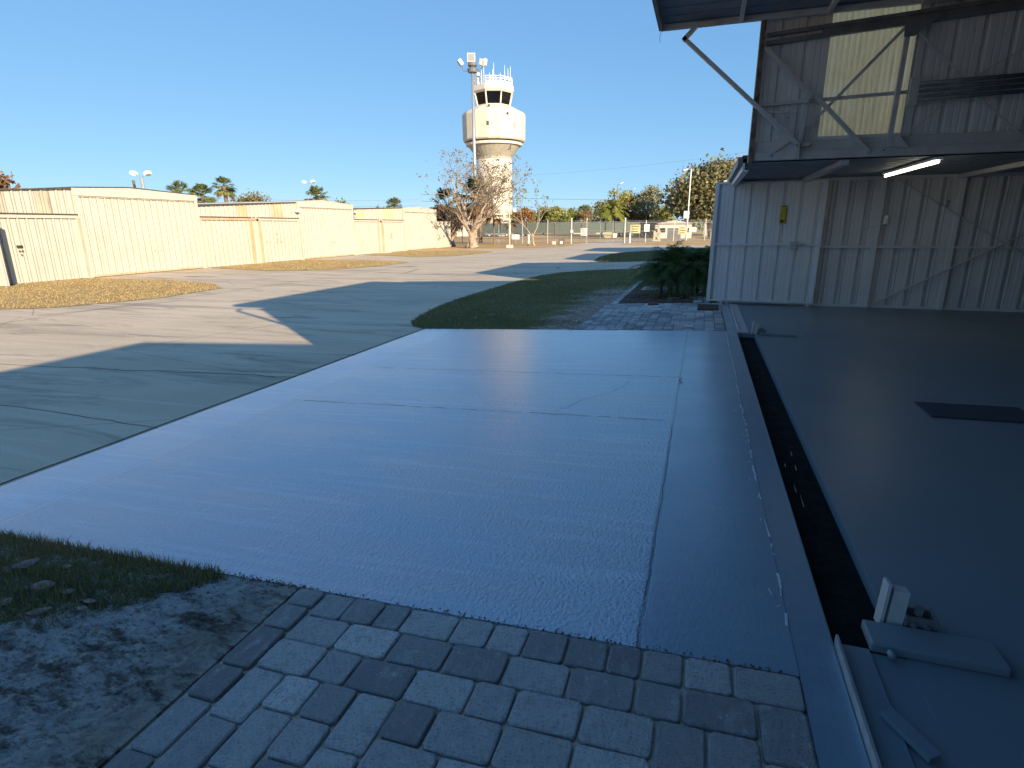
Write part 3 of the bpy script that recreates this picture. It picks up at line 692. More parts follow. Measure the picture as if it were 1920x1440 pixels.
# truss planes at both sides of the big bay
def truss(YT, s):
    """s=+1: siding lies behind (+Y) the truss"""
    b = MB(); corr(b, (.59, YT + .12 * s, 0), (1, 0, 0), (0, s, 0), .83, 2.6, lambda t: hz(.59 + t), phase=.02); 
    corr(b, (2.42, YT + .12 * s, 0), (1, 0, 0), (0, s, 0), BX - 2.42, 2.6, lambda t: hz(2.42 + t) - .0, phase=.12); b.build('gable_siding', A['grey'], H)
    b = MB()                                    # translucent corrugated skylight panel
    xs_ = np.arange(1.40, 2.44, .0127); vs = []
    for x in xs_:
        yy = YT + .125 * s + 0.02 * math.sin((x - 1.4) / .068 * 2 * PI); vs += [(x, yy, 2.77), (x, yy, hz(x))]
    b.add(vs, [(2 * i, 2 * i + 2, 2 * i + 3, 2 * i + 1) for i in range(len(xs_) - 1)]); b.build('skylight_panel', A['sky'], H, smooth=True)
    b = MB(); b.box(1.38, 2.46, YT + .10 * s - .01, YT + .10 * s + .01, 2.72, 2.785); b.build('girt', A['grey'], H)
    y0, y1 = (YT, YT + .105) if s > 0 else (YT - .105, YT)
    b = MB(); b.box(.60, BX, y0, y1, 2.49, 2.60); b.box(.60, BX, y0 + .03, y1 - .001, 2.60, 2.74); b.build('truss_bottom_chord', A['steel'], H, bevel=.004)
    c = (y0 + y1) / 2 - .03 * s
    top = MB(); top.bar((.61, c, 4.095), (BX / 2 + 1, c, 4.095 + .052 * (BX / 2 + .4)), .06, .045); top.bar((.61, c, 3.995), (BX / 2 + 1, c, 3.985 + .052 * (BX / 2 + .4)), .06, .055)
    top.bar((1.3, c + .01 * s, 4.06), (BX / 2 + 1, c + .01 * s, 4.05 + .052 * (BX / 2 - .3)), .02, .10); top.build('truss_top_chord', A['dsteel'], H)
    w_ = YT - .02 * s
    def mem(nm, p, q, a=.045, bb=.055, yy=w_, m_='steel'):
        k = MB(); k.bar((p[0], yy, p[1]), (q[0], yy, q[1]), a, bb, (0, 1, 0)); k.build(nm, A[m_], H)
    mem('truss_member', (.62, 3.93), (1.20, 3.34), .05, .05); mem('truss_member', (.64, 3.225), (2.42, 3.27), .04, .05, w_ + .05 * s)
    mem('truss_member', (2.25, 4.02), (1.26, 2.90), .04, .05, w_ + .03 * s); mem('truss_member', (1.26, 2.90), (.78, 2.55), .04, .05, w_ + .03 * s)
    mem('truss_member', (1.30, 3.30), (2.04, 2.55), .05, .055); mem('truss_member', (2.29, 4.02), (2.27, 2.60), .055, .055, w_ + .01 * s)
    mem('truss_member', (1.205, 3.36), (1.16, 2.52), .055, .06, w_ - .03 * s)
    mem('truss_member', (4.6, 4.2), (4.58, 2.60), .055, .055); mem('truss_member', (2.35, 2.62), (2.82, 3.10), .014, .014)
    mem('brace_rod', (2.36, 4.0), (2.99, 3.38), .016, .016); mem('brace_rod', (3.11, 3.39), (4.5, 4.25), .012, .012); mem('brace_rod', (3.22, 3.12), (3.80, 2.6), .018, .018)
    k = MB(); k.prism([(2.22, w_ - .05 * s, 4.10), (2.62, w_ - .05 * s, 4.12), (2.36, w_ - .05 * s, 3.90), (2.24, w_ - .05 * s, 3.90)], (0, .008, 0)); k.build('gusset_plate', A['dsteel'], H)
    k = MB(); k.prism([(2.29, w_ - .04 * s, 2.60), (2.50, w_ - .04 * s, 2.58), (2.36, w_ - .04 * s, 2.75), (2.31, w_ - .04 * s, 2.76)], (0, .008, 0)); k.build('gusset_plate', A['steel'], H)
    # corner post (rusty) and flashing
    y2, y3 = (YT - .03, YT + .04) if s > 0 else (YT - .04, YT + .03)
    k = MB(); k.box(.535, .598, y2, y3, 2.44, hz(.55) - .03); k.build('corner_post', A['rust'], H)
    k = MB(); k.box(.524, .534, y2 + .01, y3 + .02, 2.47, hz(.55) - .03); k.build('corner_trim', A['trim'], H)
    # counterweight arm of the tilt-up door, with hinge bracket
    ya = w_ - .075 * s
    k = MB(); k.bar((-.48, ya, 4.14), (1.16, ya, 2.66), .05, .075, (0, 1, 0)); k.build('door_arm', A['steel'], H)
    k = MB(); k.bar((-.48, ya, 4.10), (-.29, ya, 4.29), .055, .075, (0, 1, 0)); k.build('door_arm', A['steel'], H)
    k = MB(); k.bar((1.12, ya + .06 * s, 2.66), (1.30, ya + .06 * s, 2.68), .05, .09, (0, 1, 0)); k.bar((1.16, ya + .03 * s, 2.70), (1.155, ya + .03 * s, 2.50), .05, .05, (0, 1, 0)); k.build('hinge_bracket', A['steel'], H)
    k = MB(); k.bar((.86, ya, 2.93), (.93, ya, 3.06), .05, .03, (0, 1, 0)); k.bar((.60, ya, 3.14), (.95, ya, 3.08), .02, .025, (0, 1, 0)); k.build('hinge_bracket', A['steel'], H)
    k = MB()
    for (a, z_) in ((.98, 3.06), (1.06, 3.11)):
        k.tube([(a + .035 * math.cos(t), ya + .02, z_ + .035 * math.sin(t)) for t in np.linspace(0, 5.2, 12)], .006, 6)
    k.build('hook', A['steel'], H, smooth=True)
    for (a, z_) in ((1.13, 2.665), (1.19, 2.672), (1.19, 3.18), (.83, 2.54), (2.2, 2.55)):
        k = MB(); k.tube([(a, ya - .05 * s, z_), (a, ya - .02 * s, z_)], .013, 6); k.build('bolt', A['dsteel'], H)
    # bundle of four spring tubes
    for i in range(4):
        z_ = 3.34 - i * .062
        k = MB(); k.tube([(2.50, w_ - .06 * s, z_), (3.72, w_ - .06 * s, z_ + .02)], .024, 10); k.build('spring_tube', A['dsteel'], H, smooth=True)
    for xa in ((2.40, 2.50), (3.72, 3.80)): k = MB(); k.box(xa[0], xa[1], w_ - .05, w_ + .0, 3.08, 3.42); k.build('spring_bracket', A['steel'], H)
truss(YA, 1); truss(2.2, -1)
# roof over the big bay
b = MB(); y0, y1 = 2.02, 9.55
b.add([(.55, y0, hz(.55) + .02), (6, y0, hz(6) + .02), (BX, y0, hz(BX) + .02), (BX, y1, hz(BX) + .02), (6, y1, hz(6) + .02), (.55, y1, hz(.55) + .02)] +
      [(.55, y0, hz(.55) + .08), (6, y0, hz(6) + .08), (BX, y0, hz(BX) + .08), (BX, y1, hz(BX) + .08), (6, y1, hz(6) + .08), (.55, y1, hz(.55) + .08)],
      [(0, 5, 4, 1), (1, 4, 3, 2), (6, 7, 10, 11), (7, 8, 9, 10), (0, 6, 11, 5), (2, 3, 9, 8), (0, 1, 7, 6), (1, 2, 8, 7), (5, 11, 10, 4), (4, 10, 9, 3)])
b.build('roof', A['roofdark'], H)
# tilted-up door with frame
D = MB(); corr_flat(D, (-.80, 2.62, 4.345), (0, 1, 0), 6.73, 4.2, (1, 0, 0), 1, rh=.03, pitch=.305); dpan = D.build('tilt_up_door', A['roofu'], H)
b = MB(); b.box(-.83, 3.4, 2.60, 9.37, 4.385, 4.40); b.build('door_skin', A['cream'], dpan)
for (y0, y1) in ((2.60, 2.66), (9.31, 9.37)):
    b = MB(); b.box(-.80, 3.4, y0, y1, 4.27, 4.34); b.build('door_frame', A['steel'], dpan)
for x in (-.80, .26, 1.34, 2.4, 3.36):
    b = MB(); b.box(x - .02, x + .03, 2.66, 9.31, 4.26, 4.335); b.build('door_frame', A['steel'] if x > -.5 else A['dsteel'], dpan)
b = MB(); b.box(-.40, -.05, 9.24, 9.305, 4.25, 4.30); b.build('door_plate', A['steel'], dpan); b = MB(); b.tube([(-.79, 9.33, 4.27), (-.81, 9.34, 4.19), (-.80, 9.35, 4.13)], .004, 5); b.build('loose_cord', A['steel'], dpan)
# side door leaf, swung open against the far partition
LY = 12.88
sdl = MB(); corr(sdl, (.19, LY, 0), (1, 0, 0), (0, 1, 0), 2.0, .07, 2.42, phase=.20, rh=.045, minor=.007); leaf = sdl.build('side_door', A['greyleaf'], H)
b = MB(); b.box(.165, .235, LY - .05, LY + .03, .05, 2.44); b.box(2.175, 2.215, LY - .05, LY + .03, .05, 2.44); b.box(.235, 2.175, LY - .045, LY + .03, 2.40, 2.438); b.box(.235, 2.175, LY - .045, LY + .03, .052, .09)
b.box(.235, 2.175, LY - .06, LY - .002, 1.20, 1.24); b.box(.46, .475, LY - .06, LY - .05, -.0, .11); b.box(2.09, 2.14, LY - .07, LY - .05, .0, .07); b.build('door_frame', A['greyleaf'], leaf)
b = MB(); b.tube([(.48, LY - .07, .065), (1.75, LY - .07, .045)], .014, 8); b.build('drop_rod', A['steel'], leaf)
b = MB(); b.box(1.66, 1.80, LY - .07, LY - .045, 1.12, 1.28); b.tube([(1.72, LY - .10, 1.22), (1.92, LY - .10, 1.23)], .016, 8); b.tube([(1.76, LY - .09, 1.2), (1.755, LY - .09, 1.06)], .012, 8); b.tube([(1.75, LY - .09, 1.08), (1.74, LY - .09, .1)], .006, 6); b.build('handle', A['steel'], leaf)
b = MB(); b.box(1.42, 1.555, LY - .012, LY - .006, 1.62, 1.97); tg = b.build('tag', A['yel'], leaf); tg['label'] = 'yellow notice tag on the open door leaf'
b = MB()
for k in range(5): b.box(1.52, 1.54, LY - .016, LY - .0125, 1.92 - k * .055 - .04, 1.92 - k * .055)
b.box(1.44, 1.53, LY - .016, LY - .0125, 1.945, 1.962); b.box(1.445, 1.50, LY - .016, LY - .0125, 1.64, 1.70); b.build('lettering', A['ink'], leaf)
b = MB(); b.box(1.462, 1.48, LY - .012, LY - .006, 1.39, 1.59); b.box(1.43, 1.444, LY - .012, LY - .006, 1.42, 1.57); b.build('paper_strip', A['white'], leaf)
# near side leaf (behind the camera's right shoulder)
b = MB(); corr(b, (.7, -1.18, 0), (1, 0, 0), (0, -1, 0), 2.0, .07, 2.42); b.build('side_door', A['greyleaf'], H)
# floor brackets of the big door
def bracket(y, s):
    b = MB(); b.bar((.815, y, .0), (.83, y + .02, .19), .012, .07, (0, 1, 0)); b.bar((.86, y - .01, .0), (.875, y + .01, .17), .055, .055, (0, 1, 0)); b.build('latch_plate', A['steel'], H)
    b = MB(); b.box(.90, 1.00, y - .035, y - .025, .0, .075); b.box(.90, 1.00, y + .035, y + .045, .0, .075); b.box(.90, 1.0, y - .03, y + .04, .0, .012); b.box(.895, .903, y - .04, y + .05, .0, .08); b.box(1.0, 1.008, y - .04, y + .05, 0, .08)
    for dx in (.925, .97): b.tube([(dx, y - .05, .045), (dx, y + .06, .045)], .011, 6)
    b.tube([(.95, y, .07), (.95, y, .105)], .017, 6); b.build('latch_bracket', A['dsteel'], H)
bracket(2.38, 1); bracket(9.25, -1)
b = MB(); b.box(.74, 1.19, 2.18, 2.33, .0, .042); b.tube([(.80, 2.165, .03), (.80, 2.13, .03)], .016, 6); b.build('floor_beam', A['floor'], H, bevel=.008)
b = MB(); b.box(.93, 1.42, 9.15, 9.30, .0, .03); b.build('floor_beam', A['floor'], H, bevel=.006)
b = MB(); b.bar((.70, 1.84, .035), (.80, 1.70, .02), .05, .02); b.build('floor_strap', A['floor'], H)
# neighbouring bays of the same row, closed
def bay(y0, y1, yl0, yl1, nm, X0=.92, Z0=4.05):
    b = MB(); corr(b, (X0, y0, 0), (0, 1, 0), (-1, 0, 0), y1 - y0, 0, Z0, rh=.02); b.build(nm + '_door', A['cream'], H)
    b = MB(); b.box(X0 + .02, BX, y0, y0 + .05, 0, Z0 - .02); b.box(X0 + .02, BX, y1 - .05, y1, 0, Z0 - .02)
    pts = [(X0 - .02, y0, Z0 + .08), (6, y0, Z0 + .5), (BX, y0, 4.1), (BX, y0, 4.0), (6, y0, Z0 + .42), (X0 - .02, y0, Z0 - .02)]; b.prism(pts, (0, y1 - y0, 0)); b.box(BX, BX + .05, y0, y1, 0, 4.05); b.build(nm + '_shell', A['cream'], H)
    b = MB(); corr(b, (.62, yl0, 0), (0, 1, 0), (-1, 0, 0), yl1 - yl0, 0, 2.4); b.build(nm + '_side_wall', A['cream'], H)
    b = MB(); b.box(.5, BX, yl0, yl1, 2.42, 2.5); b.box(BX, BX + .05, yl0, yl1, 0, 2.4); b.build(nm + '_low_roof', A['roofdark'], H)
bay(13.85, 21.0, 21.0, 25.5, 'neighbour', 1.25, 4.22); bay(25.5, 32.6, 32.6, 37.2, 'neighbour', 1.7, 3.85); bay(37.2, 44.3, 44.3, 48.8, 'neighbour'); bay(-8.5, -1.32, -12.9, -8.5, 'neighbour'); bay(-20.2, -12.9, -24, -20.2, 'neighbour')
b = MB(); b.box(.5, .56, 13.1, 13.85, .0, 2.45); b.build('neighbour_side_wall', A['cream'], H)

# things inside the hangar
t = thing('tube_light', (2.91, 10.6, 2.40), 'lit fluorescent tube light under the low grey ceiling', 'light')
b = MB(); b.box(2.86, 2.96, 9.45, 11.9, 2.425, 2.46); b.build('housing', A['white'], t)
b = MB(); b.tube([(2.91, 9.47, 2.40), (2.91, 11.88, 2.40)], .019, 10); b.build('lamp', A['lit'], t, smooth=True)
t = thing('wall_lamp', (3.20, 12.85, 1.62), 'small glass jar lamp with conduit on the wall post', 'lamp')
b = MB(); b.lathe((3.27, 12.84, 1.60), [(.05, 0), (.052, .015), (.04, .03), (.038, .11), (.025, .15), (.004, .165)], 14); b.build('glass_jar', A['white'], t, smooth=True)
b = MB(); b.box(3.03, 3.13, 12.90, 12.95, 1.56, 1.66); b.tube([(3.13, 12.90, 1.60), (3.25, 12.86, 1.60)], .01, 8); b.tube([(3.145, 12.90, 1.6), (3.145, 12.90, 2.4)], .008, 6); b.build('junction_box', A['grey'], t)
b = MB(); b.tube([(4.25, 12.93, 2.02), (4.25, 12.93, 1.98)], .018, 8); b.tube([(4.25, 12.94, 2.4), (4.25, 12.94, 2.02)], .003, 5); b.tube([(4.245, 12.93, 1.98), (4.24, 12.93, 1.9)], [.01, .02], 8)
tag(b.build('pull_cord', A['dsteel']), 'thin hanging pull cord with a dark knob on the grey wall', 'cord')
b = MB(); b.prism([(1.98, 5.50, .001), (2.80, 5.55, .001), (2.80, 6.00, .001), (1.98, 5.94, .001)], (0, 0, .012))
fm = b.build('floor_mat', A['mat'], bevel=.003); tag(fm, 'dark rectangular mat on the hangar floor', 'mat')

# ================================================================== LEFT HANGAR ROW
FX = -23.6; GZ = -.3
Lh = thing('cream_hangar_row', (FX, 30, GZ), 'row of sunlit cream metal hangars across the taxiway', 'hangar')
def lo_wall(y0, y1, name='side_wall', trim_='trim', top=2.02, dx=0.0, mat='cream'):
    b = MB(); corr(b, (FX + dx - .02, y0, 0), (0, 1, 0), (1, 0, 0), y1 - y0, GZ + .02, top - .0, phase=.1, rh=.05, seam=(sm := MB())); o = b.build(name, A[mat], Lh); rib_shade_build(sm, o, A['seam'])
    b = MB(); b.box(FX + dx - .03, FX + dx + .07, y0, y1, top, top + .13); b.box(FX + dx - .03, FX + dx + .045, y0, y0 + .05, GZ, top); b.box(FX + dx - .03, FX + dx + .045, y1 - .05, y1, GZ, top); b.build('trim', A[trim_], o)
    b = MB(); b.box(FX - 9, FX + dx + .12, y0, y1, top + .13, top + .17); b.build('gutter', A['roofdark'], o)
    return o
def band(y0, y1, z0, z1, stains):
    zf = lambda t: z0 + (z1 - z0) * t / (y1 - y0); cuts = [y0]; segs = []
    for a, b_, m_ in stains: segs += [(cuts[-1], a, 'cream'), (a, b_, m_)]; cuts.append(b_)
    segs.append((cuts[-1], y1, 'cream'))
    first = None
    for a, b_, m_ in segs:
        if b_ - a < .01: continue
        k = MB(); corr(k, (FX - .06, a, 0), (0, 1, 0), (1, 0, 0), b_ - a, 2.1, lambda t, a=a: zf(a - y0 + t), rh=.05, seam=(sm := MB())); ko = k.build('upper_siding', A[m_], Lh); rib_shade_build(sm, ko, A['seam'])
    k = MB(); k.prism([(FX + .02, y0, z0 - .01), (FX + .02, y1, z1 - .01), (FX + .02, y1, z1 + .045), (FX + .02, y0, z0 + .045)], (-9, 0, 0)); k.build('roof', A['roofdark'], Lh)
def high(y0, y1, z, pk=.12, dark=True):
    ym = (y0 + y1) / 2 - .6
    b = MB(); corr(b, (FX + .02, y0 + .18, 0), (0, 1, 0), (1, 0, 0), y1 - y0 - .36, GZ + .10, z - .32, phase=.1, rh=.045, seam=(sm := MB())); d = b.build('big_door', A['cream'], Lh); rib_shade_build(sm, d, A['seam'])
    b = MB(); b.prism([(FX + .12, y0, z - .28), (FX + .12, y1, z - .28), (FX + .12, y1, z - .02), (FX + .12, ym, z + pk), (FX + .12, y0, z)], (-.14, 0, 0)); b.build('header', A['trim'], Lh)
    b = MB(); b.box(FX + .03, FX + .075, y0 + .15, y1 - .15, z - .33, z - .282); b.build('header_shade_strip', A['cream_dirty'], Lh)  # thin dark strip painting the shadow line beneath the header
    for ya, yb in ((y0, y0 + .15), (y1 - .15, y1)):
        b = MB(); b.box(FX - .02, FX + .10, ya, yb, GZ, z - .285); b.build('jamb', A['trim'], Lh)
    b = MB(); b.box(FX - .01, FX + .05, y0 + .15, y1 - .15, GZ + .02, GZ + .10); b.build('sill', A['tan'], Lh)
    b = MB(); b.prism([(FX + .14, y0, z + .0), (FX + .14, ym, z + pk + .005), (FX + .14, y1, z - .015), (FX + .14, y1, z + .02), (FX + .14, ym, z + pk + .045), (FX + .14, y0, z + .04)], (-10, 0, 0)); b.build('roof', A['roofdark'] if dark else A['trim'], Lh)
    for ya, yb, dz_ in ((y0 + .01, y0 + .06, .02), (y1 - .06, y1 - .01, .04)):
        b = MB(); b.box(FX - 9.9, FX - .05, ya, yb, 1.9, z - dz_); b.build('return_wall', A['cream'], Lh)
    b = MB()
    for k in range(3): b.box(FX + .051, FX + .056, (y0 + y1) / 2 + k * .16 + .2, (y0 + y1) / 2 + k * .16 + .28, .62, .70)
    b.build('door_marking', A['cream_dirty'], d)
    return d
high(5.0, 10.9, 3.17); lo_wall(10.9, 16.85); band(10.9, 16.85, 2.72, 3.12, [(14.1, 14.5, 'cream_dirty'), (15.49, 16.04, 'cream_dirty')])
high(16.87, 22.74, 3.17)
o = lo_wall(22.76, 26.17, trim_='tan'); band(22.8, 30.2, 2.66, 3.08, [(25.35, 26.12, 'cream_rust'), (28.04, 28.94, 'cream_rust')])
lo_wall(26.24, 26.80, dx=-.16, trim_='tan', name='recess_door', mat='cream_rust'); o = lo_wall(26.86, 30.16, dx=.02, name='side_door')
b = MB()
for (y, z) in ((28.15, 1.24), (28.08, .79), (28.16, .95), (28.4, .8), (27.3, .81)): b.box(FX + .03, FX + .06, y, y + .07, z, z + .07)
b.build('latch', A['tan'], o)
high(30.2, 36.1, 3.12, .16, False); lo_wall(36.14, 39.27); lo_wall(39.33, 39.98, dx=-.16, name='recess_door', mat='cream_rust', trim_='tan'); o = lo_wall(40.06, 43.33, name='side_door', dx=.02)
b = MB()
for (y, z) in ((41.3, 1.05), (41.1, .72), (41.4, .72), (41.3, .9)): b.box(FX + .05, FX + .06, y, y + .1, z, z + .09)
b.build('latch', A['tan'], o)
band(36.4, 43.4, 2.87, 3.13, [(36.6, 37.64, 'cream_green'), (40.35, 41.83, 'cream_green')])
high(43.4, 49.6, 3.12, .12, False); lo_wall(49.64, 52.8, top=2.0)
for (yy, zt) in ((10.9, 2.0), (16.86, 3.1), (22.75, 3.1), (26.205, 2.0), (26.83, 2.0), (30.18, 3.05), (36.12, 3.05), (39.3, 2.0), (40.02, 2.0), (43.365, 3.0), (49.62, 3.0)):
    b = MB(); b.box(FX - .02, FX + .127, yy - (.02 if zt < 2.5 else .03), yy + (.02 if zt < 2.5 else .03), GZ, min(zt, 2.0) if zt < 2.5 else 2.02); b.build('gap_shade_strip', A['tan'] if zt < 2.5 else A['cream_dirty'], Lh)  # solid darker strips drawn for the shading lines between units
b = MB(); b.box(FX - 9, FX - .04, 10.9, 52.8, GZ, 1.98); b.build('building_body', A['cream'], Lh)
b = MB(); b.box(FX + .1, FX + .32, 29.95, 30.12, 2.52, 2.62); b.tube([(FX + .1, 30.1, 2.66), (FX + .25, 30.05, 2.58)], .05, 8); b.build('floodlight', A['white'], Lh)
b = MB(); b.tube([(FX + .06, 36.25, 2.66), (FX + .3, 36.3, 2.66)], .06, 8); b.build('floodlight', A['white'], Lh)
b = MB(); b.box(FX + .055, FX + .07, 14.46, 14.66, .98, 1.06); b.box(FX + .055, FX + .07, 14.5, 14.56, .84, .88); b.box(FX + .055, FX + .07, 14.6, 14.66, .84, .88); b.box(FX + .055, FX + .07, 14.55, 14.58, .7, .75); b.build('wall_marking', A['ink'], Lh)
b = MB(); corr(b, (FX, 13.35, 0), (1, 0, 0), (0, -1, 0), 1.0, GZ + .03, 2.05); b.box(FX, FX + 1.0, 13.36, 13.40, GZ + .03, 2.05); b.build('open_door_leaf', A['cream'], Lh)
b = MB(); b.box(FX + .06, FX + .5, 39.3, 40.3, GZ, GZ + .09); b.build('concrete_step', A['conc'], Lh)

# ================================================================== CONTROL TOWER
TC = Vector((-42.1, 117.6, GZ)); view = math.atan2(-TC.y, -TC.x)     # direction from tower to the viewer side
T = thing('control_tower', TC, 'tall cream airport control tower with glazed cab and antennas', 'tower')
def ring(b, prof, n=16, rot=0, caps=True): return b.lathe((TC.x, TC.y, 0), prof, n, rot, caps)
n16 = view + PI / 16
ring(MB(), [(3.6, GZ), (3.6, 15.6)], 24).build('shaft', A['towerw'], T, smooth=True)
ring(MB(), [(3.65, 14.9), (3.7, 15.3), (5.55, 17.7), (5.6, 17.72)], 32).build('collar', A['towerg'], T)
ring(MB(), [(5.75, 17.45), (5.8, 17.9)], 32).build('collar_ring', A['towerw'], T)
ring(MB(), [(5.5, 17.9), (5.5, 18.35)], 16, n16).build('drum_recess', A['roofdark'], T)
ring(MB(), [(6.2, 18.2), (6.4, 18.45), (6.45, 23.0), (6.15, 23.5)], 16, n16).build('drum', A['tower'], T)
ring(MB(), [(6.1, 23.5), (4.5, 24.35), (3.6, 24.75)], 16, n16).build('drum_roof', A['tower'], T)
r8 = view + PI / 8
WB, WT = 24.8, 27.1; RB, RT = 3.45, 4.0
for k in range(8):
    a0 = r8 + k * PI / 4; a1 = a0 + PI / 4
    def pt(r, a, z): return Vector((TC.x + r * math.cos(a), TC.y + r * math.sin(a), z))
    q = [pt(RB, a0, WB), pt(RB, a1, WB), pt(RT, a1, WT), pt(RT, a0, WT)]
    am = (a0 + a1) / 2; fr = (abs(((am - view + PI) % (2 * PI)) - PI) < 1.0)
    b = MB(); inn = Vector((math.cos(am), math.sin(am), 0)) * -.08; b.add([p + inn for p in q], [(0, 1, 2, 3)]); b.prism([p + inn for p in q], Vector((math.cos(am), math.sin(am), 0)) * -.05)
    b.build('window', A['glass'] if fr else A['glasst'], T)
    b = MB(); b.bar(q[0], q[3], .22, .22); b.build('mullion', A['towerw'], T)
ring(MB(), [(3.5, 24.6), (3.55, 24.9)], 8, r8).build('cab_sill', A['towerw'], T)
ring(MB(), [(4.0, 27.05), (4.35, 27.4), (4.25, 28.3), (4.0, 28.4)], 8, r8).build('cab_fascia', A['towerw'], T)
b = MB()
for zz in (28.45, 28.85, 29.3, 29.7):
    for k in range(8):
        a0 = r8 + k * PI / 4; a1 = a0 + PI / 4; r_ = 3.95
        b.bar((TC.x + r_ * math.cos(a0), TC.y + r_ * math.sin(a0), zz), (TC.x + r_ * math.cos(a1), TC.y + r_ * math.sin(a1), zz), .12, .15 if zz > 28.5 else .3)
for k in range(24):
    a = r8 + k * PI / 12; r_ = 3.95 * (math.cos(PI / 8) / math.cos((k % 3 - 1.5) * PI / 12 + 0) if False else .97)
    b.bar((TC.x + r_ * math.cos(a), TC.y + r_ * math.sin(a), 28.3), (TC.x + r_ * math.cos(a), TC.y + r_ * math.sin(a), 29.7), .1, .1)
b.build('roof_railing', A['white'], T)
side = Vector((-math.sin(view), math.cos(view), 0)); toward = Vector((math.cos(view), math.sin(view), 0))
for (s_, dpt, ztop) in ((-2.9, 1, 30.9), (-2.35, -1, 32.8), (-1.85, 1.5, 32.4), (-.75, 1, 30.8), (0.1, -.5, 33.0), (1.4, 1, 30.8), (2.3, -1, 32.6), (2.9, 1.0, 31.6), (3.4, 0, 32.2), (-.1, 2, 31.2)):
    p = TC + side * -s_ * -1 + toward * dpt
    b = MB(); b.tube([(p.x, p.y, 28.4), (p.x, p.y, 29.5 + (ztop - 29.5) * .45), (p.x, p.y, ztop)], [.07, .06, .035], 6); b.build('antenna', A['white'], T)
for ang, zz, hh, ww in ((-.02, 20.6, .5, .32), (.86, 20.6, .5, .2)):
    pass
for off, z0_, wd_, hg in ((-1.15, 20.5, .42, .75), (4.05, 20.4, .38, .8)):
    aa = math.asin(off / 6.35); c_ = TC + (toward * math.cos(aa) + side * math.sin(aa)) * 6.34
    b = MB(); tdir = (side * math.cos(aa) - toward * math.sin(aa)); b.bar(Vector((c_.x, c_.y, z0_)), Vector((c_.x, c_.y, z0_ + hg)), .3, wd_, (-tdir.y, tdir.x, 0) if False else tdir); b.build('vent', A['towerg'] if off > 0 else A['roofdark'], T)
for off, z0_ in ((-1.1, 24.1), (2.7, 22.6)):
    aa = math.asin(off / 6.35); r_ = 5.2 if z0_ > 24 else 6.36; c_ = TC + (toward * math.cos(aa) + side * math.sin(aa)) * r_
    b = MB(); b.tube([(c_.x, c_.y, z0_), (c_.x + toward.x * .3, c_.y + toward.y * .3, z0_ + .1)], .2, 8); b.build('vent', A['roofdark'], T)
LB = thing('low_building', (-45, 114, GZ), 'low white flat roofed building at the foot of the control tower', 'building')
b = MB(); ang = math.atan2(5.0, 12.8); d_ = Vector((math.cos(ang), math.sin(ang), 0)); n_ = Vector((d_.y, -d_.x, 0))
pL = Vector((-52.2, 114.5, GZ)); q4 = [pL, pL + d_ * 13.5, pL + d_ * 13.5 - n_ * 6, pL - n_ * 6]; b.prism(q4, (0, 0, 3.3)); b.build('wall', A['towerw'], LB)
b = MB(); e_ = [pL + n_ * .25 - d_ * .25 + V(0, 0, 3.3), pL + d_ * 13.75 + n_ * .25 + V(0, 0, 3.3), pL + d_ * 13.75 - n_ * 6.2 + V(0, 0, 3.3), pL - d_ * .25 - n_ * 6.2 + V(0, 0, 3.3)]; b.prism(e_, (0, 0, .25)); b.build('roof', A['conc'], LB)
for k in range(4):
    c_ = pL + d_ * (2 + k * 3) + n_ * .02; b = MB(); b.bar(c_ + V(0, 0, 1.2), c_ + V(0, 0, 2.4), 1.2, .06, n_); b.build('window', A['glass'], LB)

# ================================================================== LIGHT POLES
def floodpole(loc, ztop, label, name='floodlight_pole', r0=.22, heads=4, small=False, mat='galv'):
    t = thing(name, loc, label, 'light pole'); x, y, z = loc
    b = MB(); b.tube([(x, y, z), (x, y, ztop)], [r0, r0 * .62], 12); b.build('pole', A[mat], t, smooth=True)
    return t
px, py = -25.1, 63.5
t = floodpole((px, py, GZ), 17.9, 'tall steel floodlight mast in front of the control tower')
b = MB(); b.lathe((px, py, 17.6), [(.15, 0), (.5, .1), (.55, .45), (.3, .6), (.5, .75), (.42, 1.05), (.1, 1.15)], 12); b.build('lamp_ring', A['dsteel'], t)
vd = Vector((-px, -py, 0)).normalized(); sdv = Vector((-vd.y, vd.x, 0))     # sdv points to the picture's right? fixed below
if sdv.dot(Vector((1, 0, 0))) < 0: sdv = -sdv
def head(c, d, sz, par):
    d = Vector(d).normalized(); c = Vector(c); b = MB(); b.bar(c, c + d * .34, sz, sz * .95); h_ = b.build('floodlight', A['white'], par, bevel=.03)
    b = MB(); b.bar(c + d * .345, c + d * .36, sz * .82, sz * .76); b.build('lens', A['lens'], h_); return h_
P0 = Vector((px, py, 0))
head(P0 + V(0, 0, 19.2) + sdv * -.12 - vd * .1, vd + V(0, 0, -.25), .86, t)
head(P0 + V(0, 0, 18.75) - sdv * 1.15, -sdv + vd * .25 + V(0, 0, -.75), .66, t)
head(P0 + V(0, 0, 18.75) + sdv * 1.1, sdv * .9 - vd * .8 + V(0, 0, -.25), .7, t)
head(P0 + V(0, 0, 18.6) + sdv * .9 + vd * .5, sdv * .9 + vd * .8 + V(0, 0, -.3), .62, t)
head(P0 + V(0, 0, 17.6) + sdv * .62, vd * .4 + V(0, 0, -.8), .34, t)
b = MB(); b.tube([P0 + V(0, 0, 17.9), P0 + V(0, 0, 17.85) - sdv * .95, P0 + V(0, 0, 18.4) - sdv * 1.15], .05, 6); b.tube([P0 + V(0, 0, 17.95), P0 + V(0, 0, 17.95) + sdv * .9, P0 + V(0, 0, 18.3) + sdv * 1.05], .05, 6); b.build('bracket', A['dsteel'], t)
